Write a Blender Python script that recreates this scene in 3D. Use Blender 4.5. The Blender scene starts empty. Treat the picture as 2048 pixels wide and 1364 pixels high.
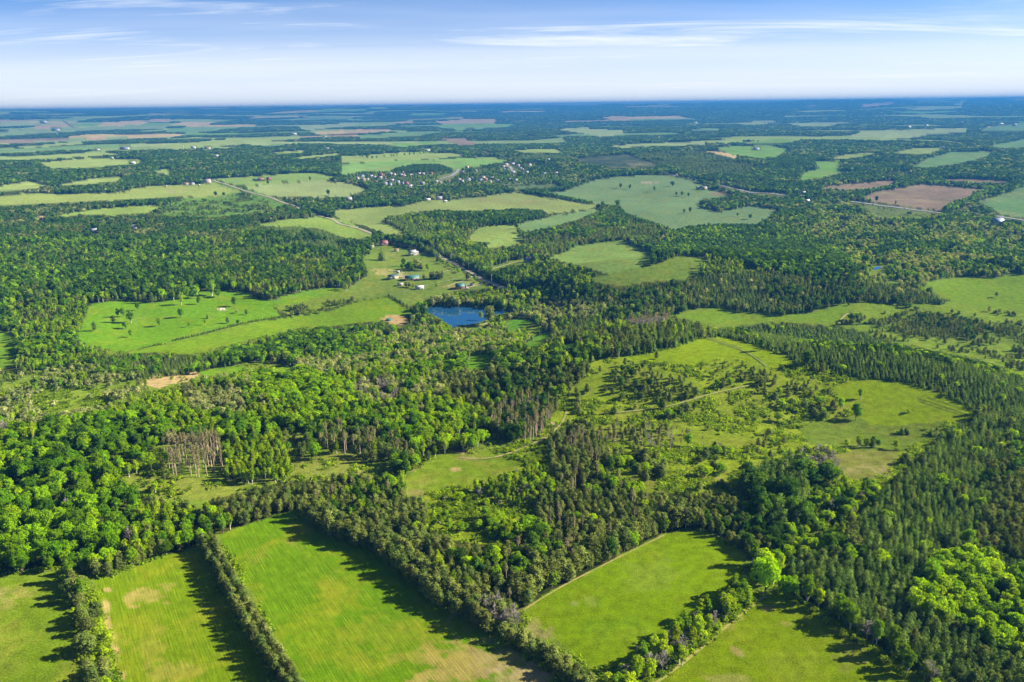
import bpy, math, time
import numpy as np
from mathutils import Matrix, Vector
T0 = time.time()
R = math.radians
rng = np.random.default_rng(7)
sc = bpy.context.scene
COL = sc.collection

# ------------------------------------------------------------------ camera
CAM_Z = 180.0
PITCH, ROLL = R(16.52), R(0.71)
FPX = 1593.0                                        # focal length in photograph pixels (2048 wide)
_f0 = np.array([0, math.cos(PITCH), -math.sin(PITCH)])
_u0 = np.array([0, math.sin(PITCH), math.cos(PITCH)])
_r0 = np.array([1.0, 0, 0])
CF = _f0
CU = _u0 * math.cos(ROLL) + _r0 * math.sin(ROLL)
CR = _r0 * math.cos(ROLL) - _u0 * math.sin(ROLL)
CP = np.array([0, 0, CAM_Z])
cam = bpy.data.cameras.new('camera')
cam.sensor_width = 36.0
cam.lens = FPX / 2048 * 36.0
cam.clip_start = 1.0
cam.clip_end = 80000.0
cam_o = bpy.data.objects.new('camera', cam)
COL.objects.link(cam_o)
cam_o.matrix_world = Matrix(((CR[0], CU[0], -CF[0], 0), (CR[1], CU[1], -CF[1], 0), (CR[2], CU[2], -CF[2], CAM_Z), (0, 0, 0, 1)))
sc.camera = cam_o

# ------------------------------------------------------------------ sky, sun, exposure
SUN_AZ, SUN_EL = R(82), R(30)                       # azimuth clockwise from the viewing direction (+Y)
world = bpy.data.worlds.new('World')
sc.world = world
world.use_nodes = True
wn, wl = world.node_tree.nodes, world.node_tree.links
wn.clear()
w_out = wn.new('ShaderNodeOutputWorld')
w_bg = wn.new('ShaderNodeBackground')
w_sky = wn.new('ShaderNodeTexSky')
w_sky.sky_type = 'NISHITA'
w_sky.sun_disc = False
w_sky.sun_elevation = SUN_EL
w_sky.sun_rotation = SUN_AZ
w_sky.altitude = 0
w_sky.air_density = 0.5
w_sky.dust_density = 0.5
w_sky.ozone_density = 7.0
w_bg.inputs['Strength'].default_value = 0.0465
w_hsv = wn.new('ShaderNodeHueSaturation')
w_hsv.inputs['Saturation'].default_value = 1.12
wl.new(w_sky.outputs[0], w_hsv.inputs['Color'])
# thin cirrus streaks: noise on a high flat cloud layer
def wnode(t, **kw):
    n = wn.new(t)
    for k, v in kw.items():
        setattr(n, k, v)
    return n
w_tc = wnode('ShaderNodeTexCoord')
w_sep = wnode('ShaderNodeSeparateXYZ'); wl.new(w_tc.outputs['Generated'], w_sep.inputs[0])
w_zc = wnode('ShaderNodeMath', operation='MAXIMUM'); wl.new(w_sep.outputs[2], w_zc.inputs[0]); w_zc.inputs[1].default_value = 0.0
w_za = wnode('ShaderNodeMath', operation='ADD'); wl.new(w_zc.outputs[0], w_za.inputs[0]); w_za.inputs[1].default_value = 0.055
w_px = wnode('ShaderNodeMath', operation='DIVIDE'); wl.new(w_sep.outputs[0], w_px.inputs[0]); wl.new(w_za.outputs[0], w_px.inputs[1])
w_py = wnode('ShaderNodeMath', operation='DIVIDE'); wl.new(w_sep.outputs[1], w_py.inputs[0]); wl.new(w_za.outputs[0], w_py.inputs[1])
w_cmb = wnode('ShaderNodeCombineXYZ'); wl.new(w_px.outputs[0], w_cmb.inputs[0]); wl.new(w_py.outputs[0], w_cmb.inputs[1])
w_map = wnode('ShaderNodeMapping'); wl.new(w_cmb.outputs[0], w_map.inputs['Vector'])
w_map.inputs['Rotation'].default_value = (0, 0, R(7)); w_map.inputs['Scale'].default_value = (0.24, 0.85, 1)
w_map.inputs['Location'].default_value = (3.7, 1.3, 0)
w_no = wnode('ShaderNodeTexNoise'); wl.new(w_map.outputs[0], w_no.inputs['Vector'])
w_no.inputs['Scale'].default_value = 1.0; w_no.inputs['Detail'].default_value = 10; w_no.inputs['Roughness'].default_value = 0.62
w_no.inputs['Distortion'].default_value = 0.7
w_cr = wnode('ShaderNodeMapRange', interpolation_type='SMOOTHSTEP'); wl.new(w_no.outputs[0], w_cr.inputs[0])
w_cr.inputs[1].default_value = 0.485; w_cr.inputs[2].default_value = 0.74; w_cr.inputs[3].default_value = 0.0; w_cr.inputs[4].default_value = 0.85
w_map2 = wnode('ShaderNodeMapping'); wl.new(w_cmb.outputs[0], w_map2.inputs['Vector'])
w_map2.inputs['Rotation'].default_value = (0, 0, R(-9)); w_map2.inputs['Scale'].default_value = (0.10, 0.30, 1); w_map2.inputs['Location'].default_value = (1.15, 0.4, 0)
w_no2 = wnode('ShaderNodeTexNoise'); wl.new(w_map2.outputs[0], w_no2.inputs['Vector'])
w_no2.inputs['Scale'].default_value = 1.0; w_no2.inputs['Detail'].default_value = 4; w_no2.inputs['Roughness'].default_value = 0.5; w_no2.inputs['Distortion'].default_value = 0.5
w_cr2 = wnode('ShaderNodeMapRange', interpolation_type='SMOOTHSTEP'); wl.new(w_no2.outputs[0], w_cr2.inputs[0])
w_cr2.inputs[1].default_value = 0.46; w_cr2.inputs[2].default_value = 0.78; w_cr2.inputs[3].default_value = 0.0; w_cr2.inputs[4].default_value = 0.40
w_cmx = wnode('ShaderNodeMath', operation='MAXIMUM'); wl.new(w_cr.outputs[0], w_cmx.inputs[0]); wl.new(w_cr2.outputs[0], w_cmx.inputs[1])
w_mix = wnode('ShaderNodeMix', data_type='RGBA')
wl.new(w_cmx.outputs[0], w_mix.inputs[0]); wl.new(w_hsv.outputs[0], w_mix.inputs[6])
w_mix.inputs[7].default_value = (6.6, 6.9, 7.2, 1)
# pale band of haze along the whole horizon
w_hz = wnode('ShaderNodeMapRange', interpolation_type='SMOOTHSTEP'); wl.new(w_zc.outputs[0], w_hz.inputs[0])
w_hz.inputs[1].default_value = 0.0; w_hz.inputs[2].default_value = 0.125; w_hz.inputs[3].default_value = 0.88; w_hz.inputs[4].default_value = 0.0
w_mx2 = wnode('ShaderNodeMix', data_type='RGBA')
wl.new(w_hz.outputs[0], w_mx2.inputs[0]); wl.new(w_mix.outputs[2], w_mx2.inputs[6]); w_mx2.inputs[7].default_value = (6.3, 6.5, 6.75, 1)
wl.new(w_mx2.outputs[2], w_bg.inputs[0])
wl.new(w_bg.outputs[0], w_out.inputs[0])

sun = bpy.data.lights.new('sun', 'SUN')
sun.energy = 5.0
sun.angle = R(0.53)
sun.color = (1.0, 0.91, 0.71)
sun_o = bpy.data.objects.new('sun', sun)
COL.objects.link(sun_o)
SUN_DIR = Vector((math.sin(SUN_AZ) * math.cos(SUN_EL), math.cos(SUN_AZ) * math.cos(SUN_EL), math.sin(SUN_EL)))
sun_o.rotation_euler = SUN_DIR.to_track_quat('Z', 'Y').to_euler()
sun_o.location = (400, 300, 600)

sc.view_settings.view_transform = 'Standard'
sc.view_settings.look = 'None'
sc.view_settings.gamma = 1.0
sc.view_settings.exposure = 1.85
sc.view_settings.use_curve_mapping = False
sc.render.engine = 'CYCLES'
cy = sc.cycles
cy.max_bounces = 4; cy.diffuse_bounces = 2; cy.glossy_bounces = 2; cy.transmission_bounces = 2
cy.volume_bounces = 0; cy.transparent_max_bounces = 6
cy.caustics_reflective = False; cy.caustics_refractive = False
cy.use_adaptive_sampling = True; cy.adaptive_threshold = 0.02
cy.use_denoising = True
try:
    cy.denoiser = 'OPENIMAGEDENOISE'
    cy.denoising_input_passes = 'RGB_ALBEDO_NORMAL'
    cy.denoising_prefilter = 'ACCURATE'
except Exception:
    pass

# ------------------------------------------------------------------ noise helpers
def _hash(ix, iy, seed):
    h = (ix.astype(np.int64) * 374761393 + iy.astype(np.int64) * 668265263 + seed * 974711) & 0xFFFFFFFF
    h = ((h ^ (h >> 13)) * 1274126177) & 0xFFFFFFFF
    h = h ^ (h >> 16)
    return (h & 0xFFFFFF) / float(0xFFFFFF)
def vnoise(x, y, seed=0):
    x = np.asarray(x, float); y = np.asarray(y, float)
    ix, iy = np.floor(x), np.floor(y)
    fx, fy = x - ix, y - iy
    fx = fx * fx * (3 - 2 * fx); fy = fy * fy * (3 - 2 * fy)
    a = _hash(ix, iy, seed); b = _hash(ix + 1, iy, seed); c = _hash(ix, iy + 1, seed); d = _hash(ix + 1, iy + 1, seed)
    return (a * (1 - fx) + b * fx) * (1 - fy) + (c * (1 - fx) + d * fx) * fy
def fbm(x, y, seed=0, oct=4):
    v, a, t = 0.0, 1.0, 0.0
    for o in range(oct):
        v = v + a * vnoise(x * 2 ** o + 17.3 * o, y * 2 ** o - 9.1 * o, seed + o); t += a; a *= 0.5
    return v / t
def sstep(a, b, x):
    t = np.clip((x - a) / (b - a), 0, 1)
    return t * t * (3 - 2 * t)

# ------------------------------------------------------------------ terrain relief
def flat_at(u, v, z0=0.0):                           # photograph pixel -> point on a level plane
    u = np.asarray(u, float); v = np.asarray(v, float)
    dx, dy = (u - 1024) / FPX, -(v - 682) / FPX
    d = CF + dx[..., None] * CR + dy[..., None] * CU
    t = (z0 - CAM_Z) / np.minimum(d[..., 2], -1e-4)
    return t[..., None] * d[..., :2]
# hills: (pixel, radius across, radius along, height)
HILLS = [((1420, 560), 150, 105, 24.), ((1640, 545), 190, 110, 13.), ((1560, 790), 130, 50, 22.), ((1410, 715), 75, 34, 13.), ((1330, 735), 90, 35, 5.), ((1830, 800), 60, 36, 9.), ((1240, 900), 60, 40, -6.), ((1690, 900), 50, 26, -6.),
         ((1230, 555), 60, 35, 6.), ((560, 470), 180, 80, 8.), ((230, 560), 190, 90, 9.), ((1160, 1010), 45, 30, 5.),
         ((1000, 1000), 45, 30, -4.), ((1180, 700), 70, 40, 5.), ((900, 640), 90, 40, -3.)]
POND_Z = -37.0
POND_C = flat_at([935], [634], POND_Z)[0]
_hc = flat_at([h[0][0] for h in HILLS], [h[0][1] for h in HILLS], -22.0)
def height(x, y):
    x = np.asarray(x, float); y = np.asarray(y, float)
    r = np.hypot(x, y)
    z = (fbm(x / 330, y / 330, 3, 3) - 0.5) * 13 * sstep(280, 800, r)
    z = z + (fbm(x / 105, y / 105, 5, 2) - 0.5) * 11 * sstep(330, 600, r) * (1 - .6 * sstep(1200, 2500, r))
    z = z - 36 * sstep(430, 800, r) * (1 - sstep(1700, 3200, r))
    z = z + (fbm(x / 1300, y / 1300, 11, 3) - 0.5) * 34 * sstep(1300, 3800, r)
    z = z + ((fbm(x / 2600, y / 2400, 23, 4) - 0.5) * 150 + 40 * (fbm(x / 900, y / 800, 29, 3) - .5)) * sstep(6500, 14000, r)
    z = z + 150 * sstep(6500, 19000, r)                # the land rises towards a low wooded skyline
    z = z + (fbm(x / 3400, y / 9000, 37, 3) - .5) * 90 * sstep(17000, 22000, r)
    z = np.where(r > 5000, np.minimum(z, 185 + 30 * np.tanh((z - 185) / 30)), z)
    for (_, rx, ry, h), c in zip(HILLS, _hc):
        z = z + h * np.exp(-(((x - c[0]) / (1.5 * rx)) ** 2 + ((y - c[1]) / (1.5 * ry)) ** 2))
    w = sstep(125, 72, np.hypot((x - POND_C[0]) * .9, y - POND_C[1]))      # the pond lies in a flat basin
    z = z * (1 - w) + (POND_Z - .6) * w
    return z
def project(x, y, z):
    dx, dy, dz = x - CP[0], y - CP[1], z - CP[2]
    zc = dx * CF[0] + dy * CF[1] + dz * CF[2]
    zc = np.where(zc > 0.5, zc, 0.5)
    return (1024 + FPX * (dx * CR[0] + dy * CR[1] + dz * CR[2]) / zc, 682 - FPX * (dx * CU[0] + dy * CU[1] + dz * CU[2]) / zc)
def at(u, v):                                        # photograph pixel -> (x, y, z) on the relief
    u = np.atleast_1d(np.asarray(u, float)); v = np.atleast_1d(np.asarray(v, float))
    dx, dy = (u - 1024) / FPX, -(v - 682) / FPX
    d = CF + dx[:, None] * CR + dy[:, None] * CU
    ts = np.concatenate([np.linspace(120, 2400, 720), np.geomspace(2403, 26000, 900)])
    P = CP + ts[None, :, None] * d[:, None, :]
    below = P[..., 2] < height(P[..., 0], P[..., 1])
    k = np.where(below.any(1), below.argmax(1), len(ts) - 1)
    a, b = ts[np.maximum(k - 1, 0)], ts[k]
    for _ in range(14):
        m = 0.5 * (a + b)
        p = CP + m[:, None] * d
        bl = p[:, 2] < height(p[:, 0], p[:, 1])
        b = np.where(bl, m, b); a = np.where(bl, a, m)
    p = CP + b[:, None] * d
    p[:, 2] = height(p[:, 0], p[:, 1])
    return p
def at1(u, v):
    return at([u], [v])[0]

# ------------------------------------------------------------------ land zones in image pixels: outlines traced on the photograph
# outlines fill a grid in image pixels; ground points are projected there for lookup
ZU0, ZV0, ZST = -420, 150, 2
ZW, ZH = 1445, 790
zmap = np.zeros((ZH, ZW), np.int16)
_gu = ZU0 + (np.arange(ZW) + 0.5) * ZST
_gv = ZV0 + (np.arange(ZH) + 0.5) * ZST
ZONES = []                                            # dicts
def zone(name, pts, **kw):
    zid = len(ZONES)
    ZONES.append(dict(name=name, id=zid, pts=pts, **kw))
    if pts is None:
        zmap[:] = zid
        return zid
    p = np.array(pts, float)
    i0 = max(0, int((p[:, 0].min() - ZU0) / ZST)); i1 = min(ZW, int((p[:, 0].max() - ZU0) / ZST) + 2)
    j0 = max(0, int((p[:, 1].min() - ZV0) / ZST)); j1 = min(ZH, int((p[:, 1].max() - ZV0) / ZST) + 2)
    if i1 <= i0 or j1 <= j0:
        return zid
    U, V = np.meshgrid(_gu[i0:i1], _gv[j0:j1])
    inside = np.zeros(U.shape, bool)
    n = len(p)
    for i in range(n):
        x1, y1 = p[i]; x2, y2 = p[(i + 1) % n]
        if y1 == y2:
            continue
        c = ((y1 > V) != (y2 > V)) & (U < (x2 - x1) * (V - y1) / (y2 - y1) + x1)
        inside ^= c
    zmap[j0:j1, i0:i1][inside] = zid
    return zid
def strip(name, line, w, **kw):                       # narrow outline along a line (roads), w = half width in pixels
    p = np.array(line, float)
    for (x1, y1), (x2, y2) in zip(p[:-1], p[1:]):
        d = np.array([x2 - x1, y2 - y1]); d /= np.hypot(*d)
        nrm = np.array([-d[1], d[0]]) * w
        e = d * w * 0.5
        q = [(x1 - e[0] + nrm[0], y1 - e[1] + nrm[1]), (x2 + e[0] + nrm[0], y2 + e[1] + nrm[1]),
             (x2 + e[0] - nrm[0], y2 + e[1] - nrm[1]), (x1 - e[0] - nrm[0], y1 - e[1] - nrm[1])]
        zone(name, q, **kw)
def zlook(u, v):
    i = np.clip(((u - ZU0) / ZST).astype(int), 0, ZW - 1)
    j = np.clip(((v - ZV0) / ZST).astype(int), 0, ZH - 1)
    return zmap[j, i]

GK = 0.625                                             # overall albedo of the open land
# ground colours (before GK)
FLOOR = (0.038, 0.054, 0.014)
SCRUB = (0.160, 0.235, 0.030)
MEADOW = (0.150, 0.255, 0.024)
LIME = (0.165, 0.300, 0.014)
HAY = (0.205, 0.275, 0.085)
PALE = (0.235, 0.295, 0.135)
TEAL = (0.120, 0.215, 0.085)
GREEN = (0.130, 0.250, 0.045)
TAN = (0.400, 0.300, 0.170)
PINK = (0.340, 0.235, 0.170)
PLOUGH = (0.205, 0.150, 0.130)
SAND = (0.480, 0.340, 0.200)

# tree mixes: species -> weight
MAPLE, ASPEN, PINE, SPRUCE, WILLOW, SHRUB, DEAD, CEDAR, TALL, LIME, OAK = 'maple', 'aspen', 'pine', 'spruce', 'willow', 'shrub', 'dead', 'cedar', 'tall', 'lime', 'oak'
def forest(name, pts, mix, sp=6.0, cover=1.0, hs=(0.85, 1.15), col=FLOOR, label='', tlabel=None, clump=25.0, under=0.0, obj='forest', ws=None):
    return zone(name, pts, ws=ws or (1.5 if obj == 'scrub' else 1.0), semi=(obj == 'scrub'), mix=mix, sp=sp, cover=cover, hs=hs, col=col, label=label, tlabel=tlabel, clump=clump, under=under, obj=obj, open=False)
def field(name, pts, col, label, rows=None, mat='grass', gname='field', var=1.0):
    return zone(name, pts, col=col, label=label, rows=rows, mat=mat, gname=gname, open=True, own=True, mix=None, var=var)

# --- background countryside
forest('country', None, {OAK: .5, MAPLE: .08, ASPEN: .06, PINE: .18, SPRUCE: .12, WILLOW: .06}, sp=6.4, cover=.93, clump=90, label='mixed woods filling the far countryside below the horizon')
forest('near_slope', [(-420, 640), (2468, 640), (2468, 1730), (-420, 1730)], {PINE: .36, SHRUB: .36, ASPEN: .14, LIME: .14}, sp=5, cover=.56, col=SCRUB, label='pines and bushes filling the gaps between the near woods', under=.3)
forest('hedge_floor', [(-420, 1120), (130, 1115), (190, 1150), (400, 1085), (440, 1065), (610, 1015), (700, 1060), (960, 1200), (1030, 1215), (1200, 1320), (1480, 1100), (1560, 1170), (1900, 1400), (2000, 1730), (-420, 1730)], {SHRUB: 1}, sp=40, col=SCRUB, label='stray bushes along the hedges of the near fields', under=.9)
forest('mid_left', [(-420, 420), (0, 418), (140, 415), (330, 432), (520, 425), (690, 470), (740, 520), (740, 560), (560, 600), (500, 590), (340, 600), (180, 610), (150, 690), (0, 760), (-420, 780)],
       {OAK: .42, MAPLE: .18, LIME: .05, ASPEN: .1, PINE: .17, SPRUCE: .08}, sp=6.0, hs=(.65, 1.3), label='deep green mixed forest behind the meadow with lone trees')
forest('mid_left_pines', [(-420, 405), (0, 415), (230, 405), (330, 415), (480, 420), (620, 430), (690, 470), (690, 500), (500, 490), (330, 480), (150, 475), (-420, 500)],
       {PINE: .42, OAK: .3, SPRUCE: .22, WILLOW: .06}, sp=5.6, label='dusky pine and maple woodland below the pale hay strip')
forest('scrub_pasture_far', [(310, 415), (370, 397), (430, 390), (490, 383), (575, 408), (540, 420), (440, 434), (330, 432)],
       {PINE: .6, SHRUB: .3, MAPLE: .1}, sp=8, cover=.42, col=GREEN, label='dark junipers dotting the pasture beside the gravel road', hs=(.5, .8), obj='scrub')
forest('plantation_mid', [(480, 470), (560, 455), (640, 456), (690, 478), (700, 505), (600, 497), (500, 492)], {SPRUCE: 1}, sp=4.6, label='dark conifer plantation block below the wedge-shaped green field', obj='plantation')
forest('dell', [(440, 470), (520, 458), (520, 520), (700, 520), (740, 560), (560, 600), (500, 590), (440, 560), (380, 560)], {OAK: .3, ASPEN: .25, PINE: .45}, sp=6, label='mixed woods with rusty pines beside the farm paddocks')
forest('mid_right', [(1560, 430), (1700, 425), (2048, 440), (2468, 440), (2468, 760), (2048, 760), (1900, 610), (1700, 570), (1640, 500)],
       {WILLOW: .36, OAK: .3, MAPLE: .1, ASPEN: .16, SHRUB: .08}, sp=6.4, cover=.72, col=(.16, .26, .05), label='pale willow scrub and trees covering the valley beyond the brook')
forest('dome_wood', [(1305, 505), (1335, 480), (1375, 456), (1430, 445), (1500, 450), (1560, 460), (1630, 480), (1690, 515), (1690, 550), (1620, 562), (1500, 535), (1410, 510)],
       {OAK: .6, MAPLE: .34, ASPEN: .06}, sp=7.2, hs=(.95, 1.2), label='rounded maple wood capping the hill above the spruces')
forest('dome_side', [(1410, 512), (1500, 532), (1560, 545), (1500, 560), (1400, 560), (1372, 545)], {ASPEN: .6, SHRUB: .2, PINE: .2}, sp=7, cover=.8, col=SCRUB, label='young aspens on the slope under the maple wood')
forest('spruce_mid', [(1160, 592), (1200, 578), (1300, 565), (1400, 560), (1500, 545), (1620, 560), (1700, 565), (1780, 570), (1860, 590), (1905, 602), (1850, 612), (1760, 607), (1650, 602), (1600, 627), (1500, 622), (1420, 607), (1340, 627), (1200, 617)],
       {SPRUCE: .72, PINE: .22, WILLOW: .06}, sp=5, label='band of dark spruces below the hill, above the valley meadow')
forest('roadside_conifers', [(775, 442), (830, 427), (930, 462), (950, 482), (1000, 500), (1055, 522), (1000, 542), (960, 535), (900, 520), (860, 490), (800, 460)],
       {SPRUCE: .6, ASPEN: .3, PINE: .1}, sp=4.8, label='conifer plantation with pale aspens along the gravel road')
forest('plantation_arm', [(1040, 490), (1100, 465), (1180, 435), (1210, 420), (1250, 440), (1330, 457), (1310, 492), (1250, 480), (1150, 492), (1096, 515), (1055, 527)],
       {PINE: .62, SPRUCE: .3, MAPLE: .08}, sp=4.8, label='long pine plantation arm between the two pale green fields', obj='plantation')
forest('road_wood', [(985, 560), (1030, 540), (1090, 530), (1180, 545), (1190, 590), (1150, 600), (1100, 605), (1040, 590)], {SPRUCE: .3, ASPEN: .35, OAK: .35}, sp=5.2, label='mixed wood east of the bend in the gravel road')
forest('pond_north', [(850, 600), (900, 585), (960, 580), (1040, 590), (1110, 610), (1100, 630), (1000, 610), (930, 612), (870, 612)], {CEDAR: .3, WILLOW: .3, ASPEN: .4}, sp=5, hs=(1.1, 1.5), label='cedars and pale willows on the far bank of the pond')
forest('pond_east', [(1000, 612), (1110, 600), (1200, 615), (1330, 630), (1400, 640), (1250, 640), (1150, 650), (1050, 655), (1010, 640)], {WILLOW: .6, ASPEN: .25, CEDAR: .15}, sp=6.5, label='pale willows lining the brook east of the pond')
forest('wetland', [(-420, 735), (0, 735), (60, 725), (200, 735), (320, 720), (420, 720), (520, 740), (440, 770), (330, 795), (200, 835), (60, 855), (-420, 860)],
       {WILLOW: .42, ASPEN: .2, CEDAR: .22, SHRUB: .16}, sp=6.0, cover=.76, col=SCRUB, label='grey-green willow swamp below the meadow', hs=(.6, .95))
forest('left_edge_wood', [(-420, 640), (0, 660), (60, 610), (150, 600), (180, 620), (160, 690), (200, 715), (100, 740), (-420, 760)], {ASPEN: .35, LIME: .2, MAPLE: .3, PINE: .15}, sp=6, label='young trees at the left end of the meadow', hs=(.7, 1))
forest('cedar_band', [(180, 715), (300, 705), (400, 712), (480, 690), (560, 672), (640, 655), (720, 645), (850, 640), (865, 655), (760, 665), (640, 690), (560, 712), (480, 722), (400, 745), (200, 750)],
       {CEDAR: .55, SPRUCE: .25, MAPLE: .2}, sp=4.8, label='dark cedar band along the lower edge of the meadow', hs=(.75, 1))
forest('willow_mix', [(560, 712), (640, 690), (760, 665), (850, 655), (960, 652), (1040, 652), (1085, 690), (1060, 740), (1000, 762), (960, 790), (880, 802), (760, 792), (680, 760), (600, 745)],
       {WILLOW: .42, ASPEN: .22, LIME: .14, MAPLE: .14, CEDAR: .08}, sp=5.8, cover=.76, col=(.13, .26, .03), label='silvery willows and aspens in the hollow below the pond')
forest('aspen_wood', [(200, 832), (330, 792), (420, 770), (520, 748), (600, 742), (680, 760), (760, 790), (880, 800), (960, 830), (990, 872), (920, 905), (860, 890), (830, 902), (800, 885), (720, 855), (600, 862), (560, 872), (480, 882), (440, 872), (330, 882), (290, 850)],
       {ASPEN: .42, LIME: .28, MAPLE: .22, WILLOW: .08}, sp=5.2, cover=.93, label='fresh green aspen wood in the middle of the slope', tlabel='slim fresh-green aspen in the wood above the grassy clearing')
forest('lime_wood', [(500, 752), (600, 742), (690, 765), (720, 800), (640, 830), (520, 800)], {LIME: .75, MAPLE: .25}, sp=5.2, label='dense lime-green maple stand amid the aspens')
forest('olive_pines', [(350, 778), (480, 782), (505, 832), (440, 842), (370, 812)], {PINE: .65, WILLOW: .35}, sp=5.4, label='olive pines and willows inside the aspen wood')
forest('maple_wood', [(-420, 850), (0, 850), (60, 860), (130, 845), (200, 832), (285, 850), (312, 885), (292, 920), (240, 932), (262, 962), (300, 1000), (270, 1040), (300, 1082), (250, 1112), (180, 1132), (140, 1122), (100, 1132), (0, 1147), (-420, 1165)],
       {OAK: .1, MAPLE: .52, LIME: .32, ASPEN: .03, DEAD: .03}, sp=6.4, hs=(.7, 1.2), label='bright green maple forest at the left above the fields', tlabel='leafy green maple in the dense forest at the left')
forest('field_edge_mix', [(270, 985), (330, 1000), (400, 1030), (430, 1090), (300, 1115), (180, 1142), (250, 1100), (280, 1040)], {ASPEN: .3, LIME: .2, PINE: .38, MAPLE: .12}, sp=5, label='mixed aspens and pines at the head of the left fields',
       tlabel='tree in the mixed belt at the head of the left fields', hs=(.7, .95))
forest('pine_stand_a', [(880, 762), (960, 735), (1050, 745), (1130, 740), (1195, 728), (1192, 770), (1100, 790), (1000, 802), (900, 802)], {PINE: .85, CEDAR: .15}, sp=5, label='dark pine stand beside the grassy hill')
forest('pine_stand_b', [(985, 832), (1020, 805), (1070, 795), (1112, 800), (1117, 832), (1085, 872), (1020, 878), (985, 865)], {TALL: .75, PINE: .25}, sp=4.6, label='thin tall pines with bare trunks above the dirt track', tlabel='tall bare-trunked pine in the grove above the dirt track')
forest('pine_stand_c', [(600, 860), (700, 850), (790, 872), (830, 905), (820, 925), (740, 905), (680, 900), (620, 890)], {TALL: .5, PINE: .5}, sp=5, cover=.8, col=SCRUB, label='olive pines on the knoll left of the clearing', tlabel='olive pine with a bare trunk on the knoll left of the clearing')
forest('dark_spruces', [(1040, 690), (1100, 650), (1180, 638), (1260, 628), (1340, 633), (1402, 650), (1402, 682), (1340, 697), (1240, 707), (1190, 717), (1130, 742), (1060, 737)],
       {SPRUCE: .45, PINE: .45, ASPEN: .1}, sp=4.6, label='dark conifer wood standing behind the hill crest')
forest('plantation_slope', [(1440, 657), (1560, 645), (1700, 658), (1800, 688), (1950, 718), (2048, 755), (2468, 800), (2468, 900), (2048, 840), (1950, 815), (1890, 787), (1830, 767), (1700, 748), (1600, 727), (1545, 695), (1470, 677), (1400, 672)],
       {SPRUCE: .94, LIME: .06}, sp=3.2, hs=(.50, .66), label='even dark-green pine plantation on the slope behind the hill', obj='plantation')
forest('hill_scrub', [(1100, 835), (1190, 720), (1240, 707), (1345, 696), (1390, 676), (1480, 682), (1590, 720), (1660, 747), (1800, 767), (1890, 787), (1952, 828), (1900, 850), (1850, 900), (1790, 950), (1730, 1000), (1640, 990), (1500, 990), (1440, 985), (1290, 985), (1240, 960), (1100, 960), (1040, 930)],
       {SHRUB: .62, PINE: .24, CEDAR: .06, LIME: .08}, sp=5.4, cover=.42, hs=(.4, .85), col=(.24, .315, .020), under=.8, label='low shrubs and bracken scattered over the grassy hill', obj='scrub', clump=14,
       tlabel='small dark shrub among the bracken on the grassy hill')
forest('valley_pasture', [(1330, 632), (1420, 607), (1500, 622), (1560, 627), (1640, 617), (1700, 600), (1900, 605), (2048, 600), (2468, 600), (2468, 770), (2048, 750), (1950, 716), (1800, 686), (1700, 656), (1560, 643), (1440, 655), (1366, 642)],
       {PINE: .55, SHRUB: .35, CEDAR: .1}, sp=6.0, cover=.36, hs=(.4, .75), col=(.20, .300, .030), label='small pines dotting the valley pasture', obj='scrub', clump=18)
forest('pasture_pines', [(1740, 640), (1820, 618), (1920, 630), (2048, 655), (2468, 680), (2468, 720), (2048, 690), (1900, 680), (1800, 665)], {PINE: .8, SHRUB: .2}, sp=5.5, cover=.7, hs=(.5, .8), col=SCRUB, label='belt of dark pines crossing the right-hand pasture')
forest('hill_pines', [(1195, 735), (1270, 722), (1340, 740), (1400, 765), (1380, 795), (1300, 800), (1240, 790), (1180, 800), (1120, 800), (1150, 770)], {PINE: .7, SHRUB: .3}, sp=5.8, cover=.58, col=(.21, .29, .02), ws=1.2, hs=(.45, .75), label='dark pine thicket on the near flank of the hill')
forest('hill_thicket', [(1390, 735), (1470, 720), (1540, 735), (1560, 760), (1620, 760), (1680, 775), (1600, 790), (1520, 780), (1440, 775)], {PINE: .4, SHRUB: .45, LIME: .15}, sp=5.8, cover=.55, col=(.21, .29, .02), ws=1.2, hs=(.4, .7), label='thicket of pines and bushes on the hill top')
forest('gully', [(1100, 860), (1170, 850), (1210, 880), (1225, 935), (1180, 965), (1115, 955), (1095, 905)], {PINE: .6, TALL: .4}, sp=4.6, label='dark pines in the gully above the hollow', tlabel='dark pine in the gully right of the clearing')
forest('dead_row', [(1190, 848), (1300, 848), (1400, 858), (1535, 872), (1540, 900), (1430, 896), (1300, 892), (1200, 888)], {TALL: .42, PINE: .33, DEAD: .08, SHRUB: .17}, sp=5.2, cover=.7, col=(.20, .27, .02), label='row of thin half-bare pines across the bracken slope', hs=(.55, .75), tlabel='thin half-bare pine in the row across the bracken slope')
forest('mixed_right', [(1590, 850), (1700, 830), (1800, 820), (1890, 835), (1880, 870), (1800, 905), (1700, 900), (1620, 890)], {SHRUB: .4, CEDAR: .2, ASPEN: .25, PINE: .15}, sp=6, cover=.55, col=SCRUB, hs=(.5, .85), label='bushes and young trees at the foot of the hill', obj='scrub', tlabel='young tree among the bushes at the foot of the hill')
forest('spruce_clump', [(1478, 955), (1540, 930), (1600, 930), (1618, 990), (1612, 1052), (1560, 1062), (1500, 1035)], {SPRUCE: 1}, sp=4.6, hs=(1.3, 1.75), label='clump of pointed dark spruces left of the grey bare trees', tlabel='pointed dark spruce in the clump left of the grey bare trees')
forest('grey_clump', [(1588, 922), (1640, 908), (1700, 925), (1705, 958), (1620, 955)], {DEAD: .85, ASPEN: .15}, sp=3.4, col=SCRUB, label='bare grey thicket beside the dry clearing', tlabel='bare grey tree in the thicket beside the dry clearing', hs=(.9, 1.15), ws=1.5)
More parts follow.
